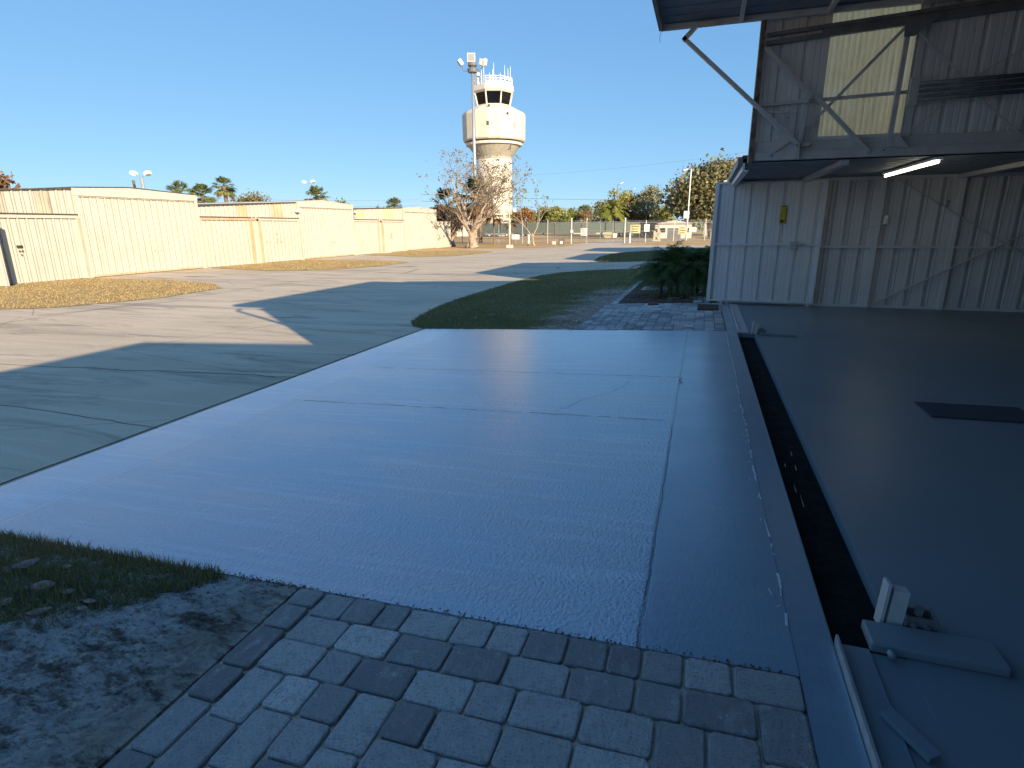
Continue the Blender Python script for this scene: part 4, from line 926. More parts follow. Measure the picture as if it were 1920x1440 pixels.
def lamp_post(loc, ztop, label, arms=((1, 0),), name='street_lamp', r=.09, mat='galv', hd=.28, grp='distant lamp posts'):
    t = thing(name, loc, label, 'light pole', grp); x, y, z = loc; b = MB(); b.tube([(x, y, z), (x, y, ztop)], [r, r * .7], 8); b.build('pole', A[mat], t)
    for a, up in arms:
        p = Vector((x, y, ztop)); e = p + V(a, 0, up); b = MB(); b.tube([p, e], .04, 6); b.build('arm', A[mat], t)
        b = MB(); b.bar(e, e + V(.5 * (1 if a >= 0 else -1), 0, -.1 if up == 0 else .25), hd, hd * .6); b.build('lamp_head', A['white'], t)
lamp_post((-68.6, 58.2, GZ), 7.9, 'twin head flood lamp on a thick pole behind the nearest cream hangar', ((.9, .35), (-.9, .45)), r=.25, hd=.7)
lamp_post((-71.8, 96.1, GZ), 9.6, 'thin pole with paired round lamps behind the middle cream hangar', ((.7, .3), (-.7, .3)), hd=.7)
lamp_post((-15.4, 108.9, GZ), 8.8, 'thin dark street lamp left of the two behind the date palm', ((.5, .1),), mat='dsteel')
lamp_post((-15.6, 129.0, GZ), 8.9, 'farther dark street lamp just right of the other behind the palm', ((.6, .1),), mat='dsteel')
lamp_post((-2.1, 80, GZ), 8.5, 'pale street lamp standing before the big oak', ((-.4, 0),), r=.1)
t = thing('utility_pole', (-84.6, 70.3, GZ), 'wooden utility pole with crossarm behind the nearest cream hangar', 'utility pole')
b = MB(); b.tube([(-84.6, 70.3, GZ), (-84.6, 70.3, 8.9)], .2, 8); b.build('pole', A['wood'], t); b = MB(); b.bar((-86.2, 71.5, 8.3), (-83, 69.1, 8.3), .15, .2); b.build('crossarm', A['wood'], t)
t = thing('utility_pole', (-25.6, 65.6, GZ), 'dark wooden utility pole directly behind the bare tree', 'utility pole')
b = MB(); b.tube([(-25.6, 66.2, GZ), (-25.6, 66.2, 7.4)], .24, 8); b.build('pole', A['wood'], t)
def wires(label, segs, r=.03):
    b = MB()
    for p, q, sag in segs:
        p = Vector(p); q = Vector(q); b.tube([p.lerp(q, i / 10) - V(0, 0, sag * 4 * (i / 10) * (1 - i / 10)) for i in range(11)], r, 4)
    tag(b.build('power_line', A['dsteel']), label, 'cable')
wires('pair of dark overhead cables right of the control tower', [((-60, 119, 8.6), (22, 136, 6.9), .8), ((-60, 119, 7.2), (22, 136, 4.6), .9)], .035)
wires('faint higher cable crossing the sky towards the hangar roof', [((-30, 104, 10.5), (12, 114, 14.6), .5)], .015)
wires('thin cables running behind the roofs of the cream hangars', [((-110, 60, 8.0), (-60, 118, 7.4), .8), ((-110, 60, 6.6), (-60, 118, 6.2), .8)], .02)
# short white lamp post near the fence
t = thing('sign_post', (-16.9, 51.1, GZ), 'white square post with round lamp heads on a concrete foot', 'post')
b = MB(); b.box(-17.15, -16.65, 50.85, 51.35, GZ, GZ + .28); b.build('foot', A['conc'], t); b = MB(); b.tube([(-16.9, 51.1, GZ + .28), (-16.9, 51.1, 3.0)], .05, 8); b.tube([(-16.9, 51.1, .9), (-16.9, 51.1, 2.2)], .11, 8); b.tube([(-17.1, 51.1, 2.95), (-16.4, 51.1, 2.95)], .03, 6); b.build('pole', A['trim'], t)
for dx in (-.2, .45):
    b = MB(); b.lathe((-16.9 + dx, 51.1, 2.85), [(.05, 0), (.17, .08), (.19, .2), (.1, .32)], 10); b.build('lamp_head', A['white'], t)

# ================================================================== FENCE
F = thing('chain_link_fence', (-12, 66, GZ), 'chain link fence with posts and rails across the end of the taxiway', 'fence')
FP = [(-36, 66.5), (-32, 66.3), (-28, 66.2), (-23.2, 66.0), (-20.0, 65.2), (-16.8, 64.5), (-14.1, 64.7), (-13.0, 68.0)]
FQ = [(-8.5, 67.3), (-6.6, 72.0), (-3.6, 77.5), (.2, 81.5), (2.2, 83.5), (6, 87), (11, 92), (17, 98)]
def chainlink(b, p, q, z0, z1, s=.16, r=.006):
    p = Vector((p[0], p[1], 0)); q = Vector((q[0], q[1], 0)); L = (q - p).length; h = z1 - z0; d = (q - p) / L; k = -h
    while k < L:
        for sg in (1, -1):
            a0, a1 = (k, k + h) if sg > 0 else (k + h, k)
            t0, t1 = 0.0, 1.0
            lo, hi = min(a0, a1), max(a0, a1)
            zA = z0; zB = z1
            A_, B_ = a0, a1; za, zb = zA, zB
            def clip(A_, B_, za, zb):
                dA = B_ - A_; dz = zb - za; u0, u1 = 0.0, 1.0
                if dA > 0: u0 = max(u0, (0 - A_) / dA); u1 = min(u1, (L - A_) / dA)
                else: u0 = max(u0, (L - A_) / dA); u1 = min(u1, (0 - A_) / dA)
                return u0, u1
            u0, u1 = clip(A_, B_, za, zb)
            if u1 - u0 > .02:
                P_ = p + d * (A_ + (B_ - A_) * u0); Q_ = p + d * (A_ + (B_ - A_) * u1); P_.z = za + (zb - za) * u0; Q_.z = za + (zb - za) * u1
                b.bar(P_, Q_, r, r)
        k += s
mesh = MB()
for L_ in (FP, FQ):
    for i in range(len(L_) - 1): chainlink(mesh, L_[i], L_[i + 1], GZ + .08, 1.95)
mesh.build('chain_link_mesh', A['wire'], F)
for L_ in (FP, FQ):
    for (x, y) in L_:
        b = MB(); big = (x, y) in ((-14.1, 64.7), (-13.0, 68.0), (-8.5, 67.3)); b.tube([(x, y, GZ), (x, y, 2.5 if big else 2.25)], .075 if big else .05, 8); b.build('fence_post', A['trim'] if big else A['galv'], F)
    b = MB()
    for i in range(len(L_) - 1):
        b.tube([(*L_[i], 2.0), (*L_[i + 1], 2.0)], .025, 6)
        for zz in (2.12, 2.22): b.tube([(*L_[i], zz), (*L_[i + 1], zz)], .008, 4)
        if L_ is FQ: b.tube([(*L_[i], 1.0), (*L_[i + 1], 1.0)], .02, 6)
    b.build('fence_rail', A['galv'], F)
Gt = thing('sliding_gate', (-10.8, 67.7, GZ), 'closed sliding chain link gate between two tall fence posts', 'gate')
b = MB(); p, q = (-12.9, 67.9, 0), (-8.6, 67.4, 0)
for zz in (GZ + .1, 1.1, 2.05): b.tube([(p[0], p[1], zz), (q[0], q[1], zz)], .03, 6)
for u in (0, .36, .7, 1): b.tube([(p[0] + (q[0] - p[0]) * u, p[1] + (q[1] - p[1]) * u, GZ + .1), (p[0] + (q[0] - p[0]) * u, p[1] + (q[1] - p[1]) * u, 2.3)], .03, 6)
b.tube([(-11.4, 67.7, .9), (-10.2, 67.6, GZ + .1)], .02, 6); b.tube([(-9.8, 67.5, .9), (-9.0, 67.5, GZ + .1)], .02, 6); b.build('gate_frame', A['galv'], Gt)
b = MB(); chainlink(b, (-12.9, 67.9), (-8.6, 67.4), GZ + .1, 2.05); b.build('chain_link_mesh', A['wire'], Gt)
# back fence with dark windscreen, beyond
F2 = thing('windscreen_fence', (-25, 88, GZ), 'far fence hung with dark green windscreen beyond the dry field', 'fence')
pts = [(-36, 90), (-31, 89.5), (-26.5, 89), (-22, 89), (-17.8, 89.5), (-13, 91), (-9.5, 93)]
b = MB()
for i in range(len(pts) - 1): b.bar((*pts[i], 1.35), (*pts[i + 1], 1.35), .03, 1.5)
b.build('windscreen', M_simple('windscreen_mesh', (.07, .10, .09), (.10, .13, .115), 8, .8), F2)
for (x, y) in pts:
    b = MB(); b.tube([(x, y - .06, GZ), (x, y - .06, 2.3)], .06, 6); b.build('fence_post', A['wood'], F2)
def sign(name, c, w_, h_, m_, label, post=True, lines=3, mark='ink', grp=None, cat='sign'):
    t = thing(name, (c[0], c[1], GZ), label, cat, grp); x, y, z = c
    b = MB(); b.box(x - w_ / 2, x + w_ / 2, y - .02, y + .0, z - h_ / 2, z + h_ / 2); b.build('panel', A[m_], t)
    if post: b = MB(); b.tube([(x, y + .04, GZ), (x, y + .04, z + h_ * .3)], .035, 6); b.build('post', A['galv'], t)
    if lines:
        b = MB(); rr = random.Random(int(abs(x) * 100))
        for k in range(lines):
            zz = z + h_ * (.32 - .64 * k / max(1, lines - 1)) if lines > 1 else z; ww = w_ * rr.uniform(.25, .4)
            b.box(x - ww, x + ww, y - .026, y - .021, zz - h_ * .045, zz + h_ * .045)
        b.build('lettering', A[mark], t)
sign('notice_sign', (-13.25, 67.6, .95), .75, .85, 'white', 'square white notice sign on the left gate post', False, 4, 'cream_dirty')
sign('notice_sign', (-14.0, 64.5, 1.05), .3, .3, 'white', 'small white plate on the thick fence post left of the gate', False, 0)
sign('notice_sign', (-10.6, 68.6, .6), .9, .7, 'cream_green', 'faded grey notice board behind the sliding gate', False, 0)
sign('notice_sign', (-9.6, 67.3, .55), .45, .45, 'white', 'small white plate hanging on the sliding gate', False, 0)
sign('warning_sign', (-7.55, 69.2, 1.25), 1.15, .95, 'signy', 'yellow warning sign on the fence right of the gate', False, 3)
sign('notice_sign', (-6.45, 71.6, 1.35), .62, .85, 'white', 'white portrait sign beside the yellow warning sign', False, 3, 'cream_dirty')
sign('warning_sign', (-2.6, 78.3, 1.0), 1.0, .95, 'signy', 'pale yellow sign on the fence before the white building', False, 3)
sign('notice_sign', (-1.2, 79.6, 1.1), .6, .6, 'white', 'small pale sign right of the pale yellow fence sign', False, 1)
sign('notice_sign', (-20.8, 65.0, .45), 1.0, .55, 'white', 'low white sign on short post left of the dry field', True, 0)
sign('notice_sign', (-2.5, 88, 3.1), .75, 1.0, 'white', 'white square sign on a tall post under the oak', True, 0)
# gate keypad pedestal and bollards
t = thing('access_pedestal', (-5.6, 77.0, GZ), 'yellow access pedestal with keypad behind the fence', 'pedestal')
b = MB(); b.box(-6.1, -5.15, 76.6, 77.3, GZ, GZ + .15); b.build('base', A['conc'], t); b = MB(); b.box(-6.05, -5.8, 76.8, 77.1, GZ + .15, .95); b.box(-5.45, -5.2, 76.8, 77.1, GZ + .15, .95); b.build('bollard', A['signy'], t); b = MB(); b.box(-5.8, -5.45, 76.85, 77.0, .2, .8); b.box(-5.9, -5.35, 76.8, 77.0, 1.2, 1.7); b.build('keypad', A['conc'], t)
for (x, y, lb) in ((-8.0, 68.2, 'white bollard just right of the gate'), (-17.9, 60.6, 'short white marker post in the dry field'), (1.0, 84.2, 'yellow bollard before the silver car')):
    b = MB(); b.lathe((x, y, GZ), [(.1, 0), (.1, 1.0), (.06, 1.08), (.01, 1.1)], 10); tag(b.build('bollard', A['white'] if 'white' in lb else A['signy']), lb, 'bollard')
t = thing('equipment_box', (-14.6, 62.3, GZ), 'dark square utility box on the gate verge', 'utility box'); b = MB(); b.box(-14.9, -14.3, 62.0, 62.5, GZ, .35); b.build('cabinet', A['wood'], t, bevel=.03); b = MB(); b.box(-14.75, -14.45, 61.96, 61.998, GZ + .05, .05); b.build('plate', A['white'], t)
b = MB(); b.box(-15.5, -15.1, 61.3, 61.6, GZ, GZ + .35); tag(b.build('concrete_block', A['conc'], bevel=.04), 'small pale concrete block beside the dark utility box', 'block')

# ================================================================== CARS
def car(name, loc, rz, paint, label, L=4.7, W=1.85, Hh=1.7):
    t = bpy.data.objects.new(name, None); link(t, None, Vector(loc)); tag(t, label, 'car'); cs, sn = math.cos(rz), math.sin(rz)
    def tf(b): b.v = [(loc[0] + x * cs - y * sn, loc[1] + x * sn + y * cs, loc[2] + z) for x, y, z in b.v]; return b
    pr = [(-L / 2, .45), (-L / 2 + .05, .85), (-L / 2 + .25, .98), (-L / 2 + 1.15, 1.08), (L / 2 - .12, 1.08), (L / 2, .9), (L / 2, .42), (L / 2 - .1, .28), (-L / 2 + .15, .28)]
    b = MB(); b.prism([(x, -W / 2, z) for x, z in pr], (0, W, 0)); tf(b).build('body', paint, t, bevel=.07)
    cb = [(-L / 2 + 1.1, 1.06), (-L / 2 + 1.75, Hh - .04), (-L / 2 + 2.1, Hh), (L / 2 - .7, Hh), (L / 2 - .25, 1.06)]
    b = MB(); b.prism([(x, -W / 2 + .1, z) for x, z in cb], (0, W - .2, 0)); tf(b).build('cabin', paint, t, bevel=.06)
    for sy in (-1, 1):
        b = MB(); gl = [(-L / 2 + 1.4, 1.12), (-L / 2 + 1.85, Hh - .13), (L / 2 - .85, Hh - .13), (L / 2 - .55, 1.12)]; y_ = sy * (W / 2 - .09); b.prism([(x, y_, z) for x, z in gl], (0, -sy * .02, 0)); tf(b).build('window', A['glass'], t)
        for x in (-L / 2 + .85, L / 2 - .9):
            b = MB(); y_ = sy * (W / 2 + .01); b.tube([(x, y_ - sy * .22, .34), (x, y_, .34)], .34, 18); w_ = tf(b).build('wheel', A['tyre'], t)
            b = MB(); b.tube([(x, y_, .34), (x, y_ + sy * .012, .34)], .21, 14); tf(b).build('rim', A['galv'], w_)
    b = MB(); b.add([(-L / 2 + 1.12, -W / 2 + .2, 1.12), (-L / 2 + 1.12, W / 2 - .2, 1.12), (-L / 2 + 1.72, W / 2 - .25, Hh - .1), (-L / 2 + 1.72, -W / 2 + .25, Hh - .1)], [(0, 1, 2, 3)]); b.v = [(x - .03, y, z + .02) for x, y, z in b.v]; tf(b).build('windscreen', A['glass'], t)
    for sy in (-1, 1):
        b = MB(); b.box(-L / 2 - .01, -L / 2 + .12, sy * W * .36 - .15, sy * W * .36 + .15, .68, .82); tf(b).build('headlight', A['lens'], t)
P1 = M_simple('grey_blue_car_paint', (.14, .18, .22), (.17, .21, .25), 3, .3); P2 = M_simple('silver_car_paint', (.45, .47, .48), (.5, .52, .53), 3, .3); P3 = M_simple('dark_car_paint', (.05, .07, .08), (.07, .09, .10), 3, .3); P4 = M_simple('white_car_paint', (.7, .7, .68), (.75, .75, .73), 3, .3)
car('parked_car', (-38.9, 110.2, GZ), math.atan2(2.2, 5.5), P1, 'grey blue suv parked at the foot of the control tower', 5.2, 1.95, 1.75)
car('parked_car', (-34.2, 112.8, GZ), 1.2, P3, 'dark pickup parked right of the grey blue suv')
car('parked_car', (2.6, 93.5, GZ), -1.25, P2, 'silver car seen from the front beside the open door leaf', 4.7, 1.9, 1.6)
car('parked_car', (-9.4, 108, GZ), .4, P3, 'dark car parked behind the yellow warning sign')
car('parked_car', (-12.3, 112, GZ), .3, P4, 'white car parked left of the dark car behind the gate')

# far buildings
def shed(name, loc, w_, d_, h_, pitch, m_, label, door=True):
    t = thing(name, loc, label, 'building'); x, y, z = loc
    b = MB(); b.box(x - w_ / 2, x + w_ / 2, y, y + d_, z, z + h_); b.build('wall', A[m_], t)
    b = MB(); b.prism([(x - w_ / 2 - .3, y - .3, z + h_), (x + w_ / 2 + .3, y - .3, z + h_), (x, y - .3, z + h_ + pitch)], (0, d_ + .6, 0)); b.build('roof', A['conc'] if m_ != 'towerg' else A['galv'], t)
    if door:
        b = MB(); b.box(x - w_ * .2, x + w_ * .2, y - .04, y - .005, z, z + h_ * .7); b.build('door', A['dsteel'], t)
        for s_ in (-.35, .35):
            b = MB(); b.box(x + s_ * w_ - .4, x + s_ * w_ + .4, y - .04, y - .005, z + h_ * .4, z + h_ * .7); b.build('window', A['glass'], t)
    return t
shed('white_building', (-4.3, 94, GZ), 5.0, 4.5, 2.2, .5, 'towerw', 'small white gabled building behind the pale yellow fence sign')
shed('grey_building', (4, 118, GZ), 8, 10, 3.0, 1.4, 'towerg', 'grey gabled building under the big oak')
shed('white_building', (-28, 150, GZ), 9, 8, 2.6, .6, 'towerw', 'distant white building behind the windscreen fence')

# ================================================================== VEGETATION
LF = {}
LF['oak'] = M_leaf('oak_leaf', (0.125, 0.125, 0.056), (0.275, 0.250, 0.119), (0.400, 0.338, 0.175))
LF['green'] = M_leaf('green_leaf', (0.102, 0.145, 0.034), (0.255, 0.289, 0.076), (0.374, 0.340, 0.102))
LF['lime'] = M_leaf('yellow_green_leaf', (0.170, 0.204, 0.043), (0.408, 0.391, 0.102), (0.510, 0.408, 0.136))
LF['rust'] = M_leaf('rust_leaf', (0.255, 0.128, 0.045), (0.420, 0.225, 0.075), (0.210, 0.180, 0.060))
LF['grey'] = M_leaf('grey_green_leaf', (0.180, 0.195, 0.120), (0.360, 0.360, 0.225), (0.450, 0.420, 0.270))
LF['dark'] = M_leaf('dark_leaf', (0.038, 0.053, 0.022), (0.090, 0.112, 0.045))
LF['brownish'] = M_leaf('dry_leaf', (.17, .13, .08), (.33, .27, .18), (.24, .25, .10))
LF['brown'] = M_leaf('brown_leaf', (0.150, 0.083, 0.045), (0.330, 0.195, 0.105), (0.150, 0.135, 0.060))
LF['palm'] = M_leaf('palm_leaf', (0.090, 0.135, 0.036), (0.198, 0.234, 0.063), (0.360, 0.306, 0.126))
LF['shrub'] = M_leaf('shrub_frond', (.06, .10, .03), (.12, .17, .05), (.22, .23, .07))
LF['date'] = M_leaf('date_frond', (0.153, 0.204, 0.034), (0.306, 0.340, 0.068), (0.374, 0.272, 0.102))
def leafmesh(name, pts, size, mat, parent, seed=0, aspect=.6):
    rg = np.random.default_rng(seed); n = len(pts); P = np.array(pts); a = rg.normal(size=(n, 3)); a /= np.linalg.norm(a, axis=1)[:, None]
    c = rg.normal(size=(n, 3)); b = np.cross(a, c); b /= np.linalg.norm(b, axis=1)[:, None]; s = rg.uniform(size[0], size[1], n)[:, None] / 2
    v = np.stack([P - a * s, P - b * s * aspect, P + a * s, P + b * s * aspect], 1).reshape(-1, 3) - np.array(org(parent))
    me = bpy.data.meshes.new(name); me.vertices.add(4 * n); me.vertices.foreach_set('co', v.ravel().astype('f')); me.loops.add(4 * n); me.loops.foreach_set('vertex_index', np.arange(4 * n).astype('i'))
    me.polygons.add(n); me.polygons.foreach_set('loop_start', (np.arange(n) * 4).astype('i')); me.update(calc_edges=True); me.materials.append(mat)
    o = bpy.data.objects.new(name, me); link(o, parent, org(parent)); return o
def tree(name, loc, h, r, leaf, label, n=2600, size=(.25, .55), trunk=.35, low=.3, bark='barkd', seed=1, nclump=34, group='trees beyond the fence', trunk_r=.22):
    t = thing(name, loc, label, 'tree', group); rr = random.Random(seed); x, y, z = loc; b = MB(); tops = []
    th = h * trunk; b.tube([(x, y, z), (x + rr.uniform(-.15, .15) * r, y, z + th)], [trunk_r, trunk_r * .7], 8)
    top = Vector((b.v[-1][0], y, z + th)); cl = []
    for k in range(nclump):
        a = rr.uniform(0, 2 * PI); u = rr.random() ** .5; ph = rr.uniform(0, 1)
        zc = z + h * (low + (1 - low) * ph); wid = math.sqrt(max(.05, 1 - (2 * (ph - .42)) ** 2 * .85)) if ph > .42 else (.75 + .25 * ph / .42)
        cl.append(Vector((x + math.cos(a) * u * r * wid * .85, y + math.sin(a) * u * r * wid * .85, zc * .97)))
    for c in cl[:min(18, nclump)]:
        m_ = top.lerp(c, .5) + V(rr.uniform(-.3, .3), rr.uniform(-.3, .3), rr.uniform(-.1, .3)) * (r * .2); b.tube([top - V(0, 0, th * rr.uniform(0, .3)), m_, c], [trunk_r * .45, trunk_r * .25, .02], 5, False)
    b.build('trunk', A[bark], t); pts = []
    for i in range(n):
        c = cl[i % nclump]; s_ = r * .27
        pts.append((c.x + rr.gauss(0, 1) * s_ * .62, c.y + rr.gauss(0, 1) * s_ * .62, max(z + h * low * .7, c.z + rr.gauss(0, 1) * s_ * .45)))
    leafmesh('crown', pts, size, LF[leaf], t, seed); return t
big = [(1.2, 98, GZ, 11.4, 5.6, 'oak', 'big spreading oak beyond the fence beside the hangar door leaf', 9000)]
t = tree('oak_tree', (1.2, 100, GZ), 10.6, 7.4, 'oak', big[0][6], 19000, (.38, .75), .28, .36, 'barkd', 3, 60, None, .5)
for i, (x, y, h, r, lf, lab, n) in enumerate([
    (-44.5, 136, 5.2, 3.0, 'rust', 'russet bushy tree just right of the control tower', 2600), (-40.5, 134, 5.9, 3.0, 'rust', 'taller russet tree second right of the control tower', 2600), (-37, 138, 6.0, 3.2, 'green', 'green rounded tree right of the russet trees', 2400),
    (-33.4, 135, 6.3, 3.0, 'lime', 'yellow green tree in the middle of the line behind the windscreen', 2400), (-29.8, 138, 5.8, 3.0, 'green', 'dark topped tree right of the yellow green tree', 2200), (-26.2, 136, 5.2, 2.6, 'grey', 'grey green tree left of the small sabal palm', 2000),
    (-18.6, 112, 6.9, 2.8, 'grey', 'brownish thin tree left of the date palm', 2000), (-15.4, 114, 8.9, 3.4, 'lime', 'yellow green tree behind the date palm', 3000), (-12.6, 116, 8.2, 3.4, 'rust', 'orange tinted tree right of the date palm', 3000),
    (-9.6, 115, 8.9, 3.6, 'grey', 'pale grey green tree left of the big oak', 3200), (-7.0, 118, 5.0, 2.6, 'lime', 'low olive tree in front of the gap beside the oak', 2000),
    (-79.8, 90, 7.7, 4.6, 'oak', 'broad grey green tree behind the nearest cream hangar', 3600), (-64, 39.5, 6.9, 2.6, 'brown', 'brown leaved tree at the left border above the hangar roof', 1800),
    (-67, 99, 6.6, 3.2, 'green', 'bushy dark tree behind the middle cream hangar', 2600), (-60.5, 102, 5.2, 2.8, 'dark', 'low dark tree between the middle hangar and the small palm', 1800), (-57.5, 104, 5.0, 2.4, 'green', 'low green tree behind the last cream hangar bay', 1400),
    (-50.5, 110, 6.2, 2.5, 'dark', 'dark bushy tree left of the bare tree', 1800), (-75, 60, 4.8, 1.5, 'dark', 'sparse treetop behind the nearest hangar roof', 700), (-12, 150, 6.0, 6, 'green', 'wide green tree far behind the gate', 2600), (10, 130, 8, 5, 'oak', 'second oak hidden right of the big oak', 2400)]):
    tree('broadleaf_tree', (x, y, GZ), h, r, lf, lab, n, (.28, .62), .3, .22 if h < 9 else .3, 'barkd', 40 + i, 26)
# far tree line
rr = random.Random(8); pts = []
for k in range(16000):
    u = rr.random(); x = -260 + u * 420; y = 215 + 12 * math.sin(x * .05) + rr.uniform(0, 14) ; hh = 5.5 + 2.0 * math.sin(x * .11) + 1.4 * math.sin(x * .31 + 1)
    pts.append((x, y, GZ + rr.random() ** .7 * hh))
o = leafmesh('far_woods', pts, (.9, 2.0), LF['green'], None, 5); tag(o, 'far off low line of woods along the horizon', None, None, 'stuff')

def sabal(loc, h, label, cr_=1.7, seed=1, dead=False, trunk_r=.18, leaf='palm', group='sabal palms', curve=0.0, nf=52, skirt=.2):
    t = thing('palm_tree', loc, label, 'palm', group); rr = random.Random(seed); x, y, z = loc
    pts_ = [(x + curve * math.sin(i / 5 * PI) , y, z + (h - cr_ * .5) * i / 5) for i in range(6)]
    b = MB(); b.tube(pts_, [trunk_r * 1.15, trunk_r, trunk_r * .95, trunk_r, trunk_r * 1.05, trunk_r * 1.25], 9); b.build('trunk', A['wood' if not dead else 'bark'], t)
    c = Vector(pts_[-1]); b = MB(); bd = MB()
    for k in range(nf):
        a = rr.uniform(0, 2 * PI); el = rr.uniform(-.9 if not dead else -1.3, 1.4); d = Vector((math.cos(a) * math.cos(el), math.sin(a) * math.cos(el), math.sin(el)))
        L = cr_ * rr.uniform(.45, .6); tip = c + d * L; tip.z -= .1 * L; tgt = bd if el < -1 + skirt * 1.6 else b
        tgt.tube([c, tip], [.025, .012], 4, False)
        sdir = d.cross(V(0, 0, 1)); sdir = sdir.normalized() if sdir.length > .05 else V(1, 0, 0)
        for q in range(15):
            th = (q - 7) / 7 * 1.5; dd = (d * math.cos(th) + sdir * math.sin(th)).normalized(); l2 = cr_ * .55 * rr.uniform(.8, 1.1) * (1 - .25 * abs(th))
            p1 = tip + dd * l2 * .6; p2 = tip + dd * l2 + V(0, 0, -l2 * (.35 if tgt is b else .6)); nn = dd.cross(V(0, 0, 1)).normalized() * .075 * cr_ if abs(dd.z) < .95 else V(.04, 0, 0)
            tgt.add([tip, p1 - nn * .5, p1 + nn * .5, p2], [(0, 1, 2), (1, 3, 2)])
    b.build('fronds', LF[leaf], t)
    if bd.v: bd.build('dead_fronds', LF['brown'], t)
    return t
sabal((-66.0, 61.2, GZ), 7.5, 'leftmost sabal palm peeking over the nearest cream hangar', 1.7, 1)
sabal((-60.6, 59.6, GZ), 6.9, 'shaggy palm just left of the tallest palm behind the hangars', 1.9, 2)
sabal((-62.2, 65.1, GZ), 8.3, 'tallest sabal palm with bare trunk behind the nearest hangar', 1.75, 3, trunk_r=.25)
sabal((-47.3, 64.6, GZ), 6.6, 'full sabal palm crown above the middle cream hangar', 1.8, 4)
sabal((-53.8, 96, GZ), 6.7, 'small palm crown above the far cream hangar', 1.8, 5)
sabal((-25.1, 127.5, GZ), 5.9, 'small sabal palm with dark skirt right of the windscreen', 1.9, 6, skirt=.9)
sabal((-26.3, 58.5, GZ), 5.2, 'dark shaggy palm with hanging dead fronds beside the bare tree', 2.6, 7, True, .22, 'dark', None, .5, 46, .9)
sabal((-24.0, 60.5, GZ), 6.4, 'taller dark palm behind the trunk of the bare tree', 2.6, 8, True, .2, 'dark', None, 0, 46, .9)
sabal((-22.2, 61.5, GZ), 3.9, 'small drooping palm right of the bare tree trunk', 1.3, 9, False, .1, 'palm', None, 0, 24, .6)
sabal((-20.6, 62.8, GZ), 3.0, 'thin stemmed young palm before the grey blue suv', 1.0, 10, False, .07, 'dark', None, 0, 18, .5)

def frond(b, st, p, d, L, droop, nl, ll, rr, wd=.012):
    pts_ = []; p = Vector(p); d = Vector(d).normalized(); n = 9
    for i in range(n + 1):
        t_ = i / n; pts_.append(p + d * (L * t_) + V(0, 0, -droop * L * t_ * t_))
    st.tube(pts_, [.008 * (L + .3) * (1 - .8 * i / n) for i in range(n + 1)], 4, False)
    for i in range(nl):
        t_ = .12 + .88 * i / nl; f = t_ * n; k = min(n - 1, int(f)); q = pts_[k].lerp(pts_[k + 1], f - k); tg = (pts_[k + 1] - pts_[k]).normalized(); sd_ = tg.cross(V(0, 0, 1)); sd_ = sd_.normalized() if sd_.length > .1 else V(1, 0, 0)
        for s_ in (-1, 1):
            dd = (sd_ * s_ * .8 + tg * .6 + V(0, 0, rr.uniform(-.35, .25))).normalized(); l2 = ll * (1 - .5 * abs(t_ - .45)) * rr.uniform(.8, 1.1); nn = tg * wd / 2
            e = q + dd * l2 + V(0, 0, -.35 * l2 * l2 / ll); m_ = q + dd * l2 * .55
            b.add([q - nn, q + nn, m_ + nn * .9, e, m_ - nn * .9], [(0, 1, 2, 4), (4, 2, 3)])
# near clumping palm
t = thing('clumping_palm', (-.62, 14.45, gz(-.62)), 'dense dark green clumping palm beside the open door leaf', 'palm'); rr = random.Random(5); b = MB(); st = MB(); trk = MB()
for (dx, dy, hh) in ((-.22, 0, .50), (0, .1, .66), (.16, -.05, .58), (.32, .12, .62), (-.05, .3, .72), (.5, .1, .6), (.78, .2, .6), (.62, .4, .7)):
    x, y = -.66 + dx, 14.4 + dy; z = gz(x); trk.tube([(x, y, z), (x + .02, y, z + hh * .6), (x + dx * .2, y, z + hh)], [.045, .04, .05], 7)
    for k in range(44):
        a = rr.uniform(0, 2 * PI); el = rr.uniform(-.45, 1.35); L = rr.uniform(.6, .98); frond(b, st, (x + dx * .2, y, z + hh + .08), (math.cos(a) * math.cos(el), math.sin(a) * math.cos(el), math.sin(el)), L, rr.uniform(.35, .75), 28, .19, rr, .011)
trk.build('trunk', A['barkd'], t); st.build('frond_stem', LF['shrub'], t); b.build('fronds', LF['shrub'], t)
b = MB(); rr = random.Random(15)
for k in range(40): x = rr.uniform(-1.6, .3); y = rr.uniform(12.95, 14.4); b.box(x, x + rr.uniform(.04, .12), y, y + .08, gz(x), gz(x) + rr.uniform(.02, .06))
tag(b.build('bed_debris', A['wood']), 'bits of bark and stone in the palm bed', None, None, 'stuff')
# date palm beyond the fence
t = thing('date_palm', (-14.8, 98, GZ), 'date palm with long arching fronds beyond the gate', 'palm'); b = MB(); st = MB(); rr = random.Random(6)
k_ = MB(); k_.tube([(-14.8, 98, GZ), (-14.75, 98, 1.6), (-14.6, 98, 4.1)], [.3, .26, .36], 9); k_.build('trunk', A['bark'], t)
for k in range(60):
    a = rr.uniform(0, 2 * PI); el = rr.uniform(-.3, 1.35); frond(b, st, (-14.6, 98, 4.1), (math.cos(a) * math.cos(el), math.sin(a) * math.cos(el), math.sin(el)), rr.uniform(2.4, 3.3), rr.uniform(.4, .8), 20, .6, rr, .13)
st.build('frond_stem', LF['date'], t); b.build('fronds', LF['date'], t)

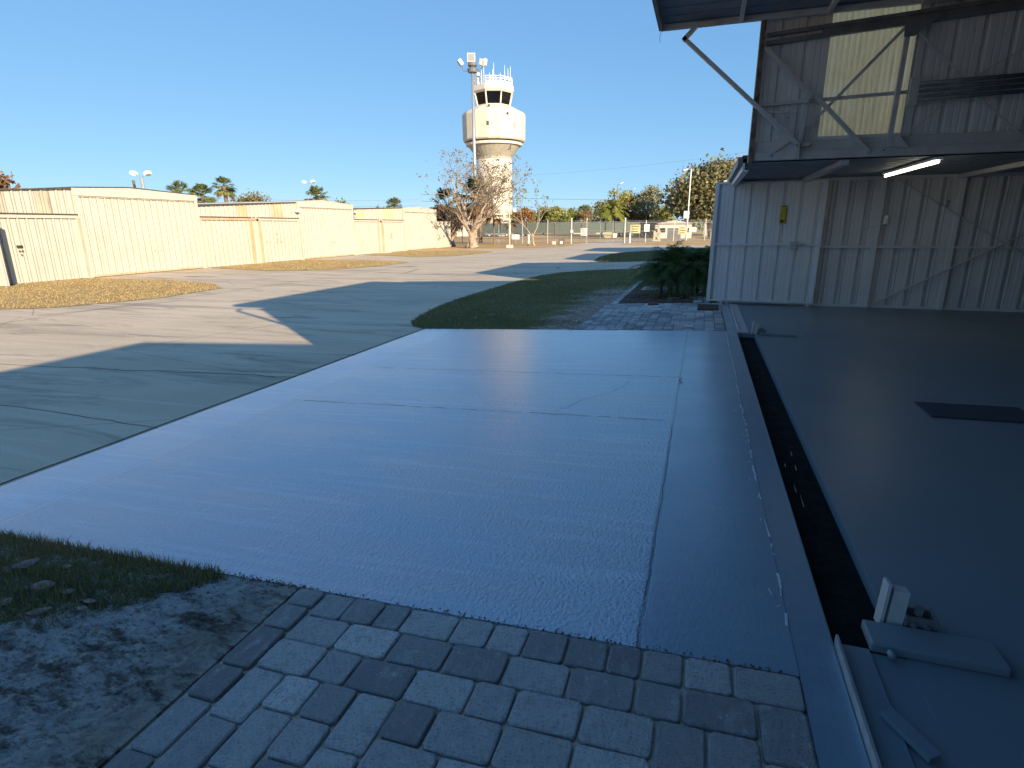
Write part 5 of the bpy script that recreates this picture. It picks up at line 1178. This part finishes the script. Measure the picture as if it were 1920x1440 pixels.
# bare branching tree by the hangar row's end
def bare(loc, label, h, seed, spread=1.0, r0=.22, leaves=True, depth=6, leaf='brown', trunks=3, sz=(.10, .22), sway=0.0):
    t = thing('bare_tree', loc, label, 'tree'); rr = random.Random(seed); b = MB(); tips = []
    def grow(p, d, L, r, lev):
        n = 4; pts_ = [p]; q = p; dd = d
        for i in range(n):
            dd = (dd + V(rr.uniform(-.18, .18), rr.uniform(-.18, .18), rr.uniform(-.05, .12)) + V(sway, 0, -sway * .15)).normalized(); q = q + dd * (L / n); pts_.append(q)
        r1 = r * .62; b.tube(pts_, [r + (r1 - r) * i / n for i in range(n + 1)], 7 if lev < 2 else (5 if lev < 4 else 3), False)
        if lev >= depth or r1 < .006: tips.append((q, dd)); return
        for k in range(3 if lev in (1, 2, 3) else 2):
            a = rr.uniform(0, 2 * PI); sp = rr.uniform(.35, .75) * spread; per = dd.orthogonal().normalized(); per.rotate(Matrix.Rotation(a, 3, dd)); nd = (dd * math.cos(sp) + per * math.sin(sp) + V(0, 0, .12)).normalized()
            st_ = pts_[-1] if k < 2 else pts_[2]
            grow(st_, nd, L * rr.uniform(.68, .86), r1 * rr.uniform(.75, .95), lev + 1)
            if lev > 3 and rr.random() < .3: tips.append((pts_[2], nd))
    for k in range(trunks):
        a = k * 2 * PI / trunks + .5; d = V(math.cos(a) * (.45 if depth < 7 else .75) * spread, math.sin(a) * (.45 if depth < 7 else .75) * spread, 1).normalized(); grow(Vector(loc) + V(math.cos(a) * .08, math.sin(a) * .08, h * .13), d, h * (.24 if depth < 7 else .25), r0 * .6, 1)
    b.tube([Vector(loc) + V(.25, 0, -.05), Vector(loc) + V(.12, 0, .25), Vector(loc) + V(0, 0, h * .17)], [r0 * 1.7, r0 * 1.1, r0 * .9], 9); b.tube([Vector(loc) + V(-.5, .1, -.03), Vector(loc) + V(-.25, .05, .25), Vector(loc) + V(0, 0, h * .1)], [r0 * .9, r0 * .8, r0 * .7], 7)
    b.build('trunk', A['bark'], t, smooth=True)
    if leaves:
        pts_ = []
        for q, dd in tips:
            if rr.random() < .55:
                for m_ in range(rr.randint(2, 7)): pts_.append(tuple(q + V(rr.gauss(0, .13), rr.gauss(0, .13), rr.gauss(0, .12))))
        leafmesh('leaves', pts_, sz, LF[leaf], t, seed)
    return t
bare((-20.6, 50.9, GZ), 'leafless pale branched tree at the end of the cream hangar row', 9.6, 21, 1.25, .34, True, 7, 'brownish', 5, (.12, .26), .06)
bare((-16.6, 57.5, GZ), 'slim sparse tree right of the bare tree before the tower shaft', 7.2, 5, .9, .10, True, 5, 'green', 2, (.12, .28))
bare((-24.2, 54.5, GZ), 'leaning pale trunk beside the end of the last cream hangar', 5.2, 9, 1.1, .16, True, 5, 'brown', 3)
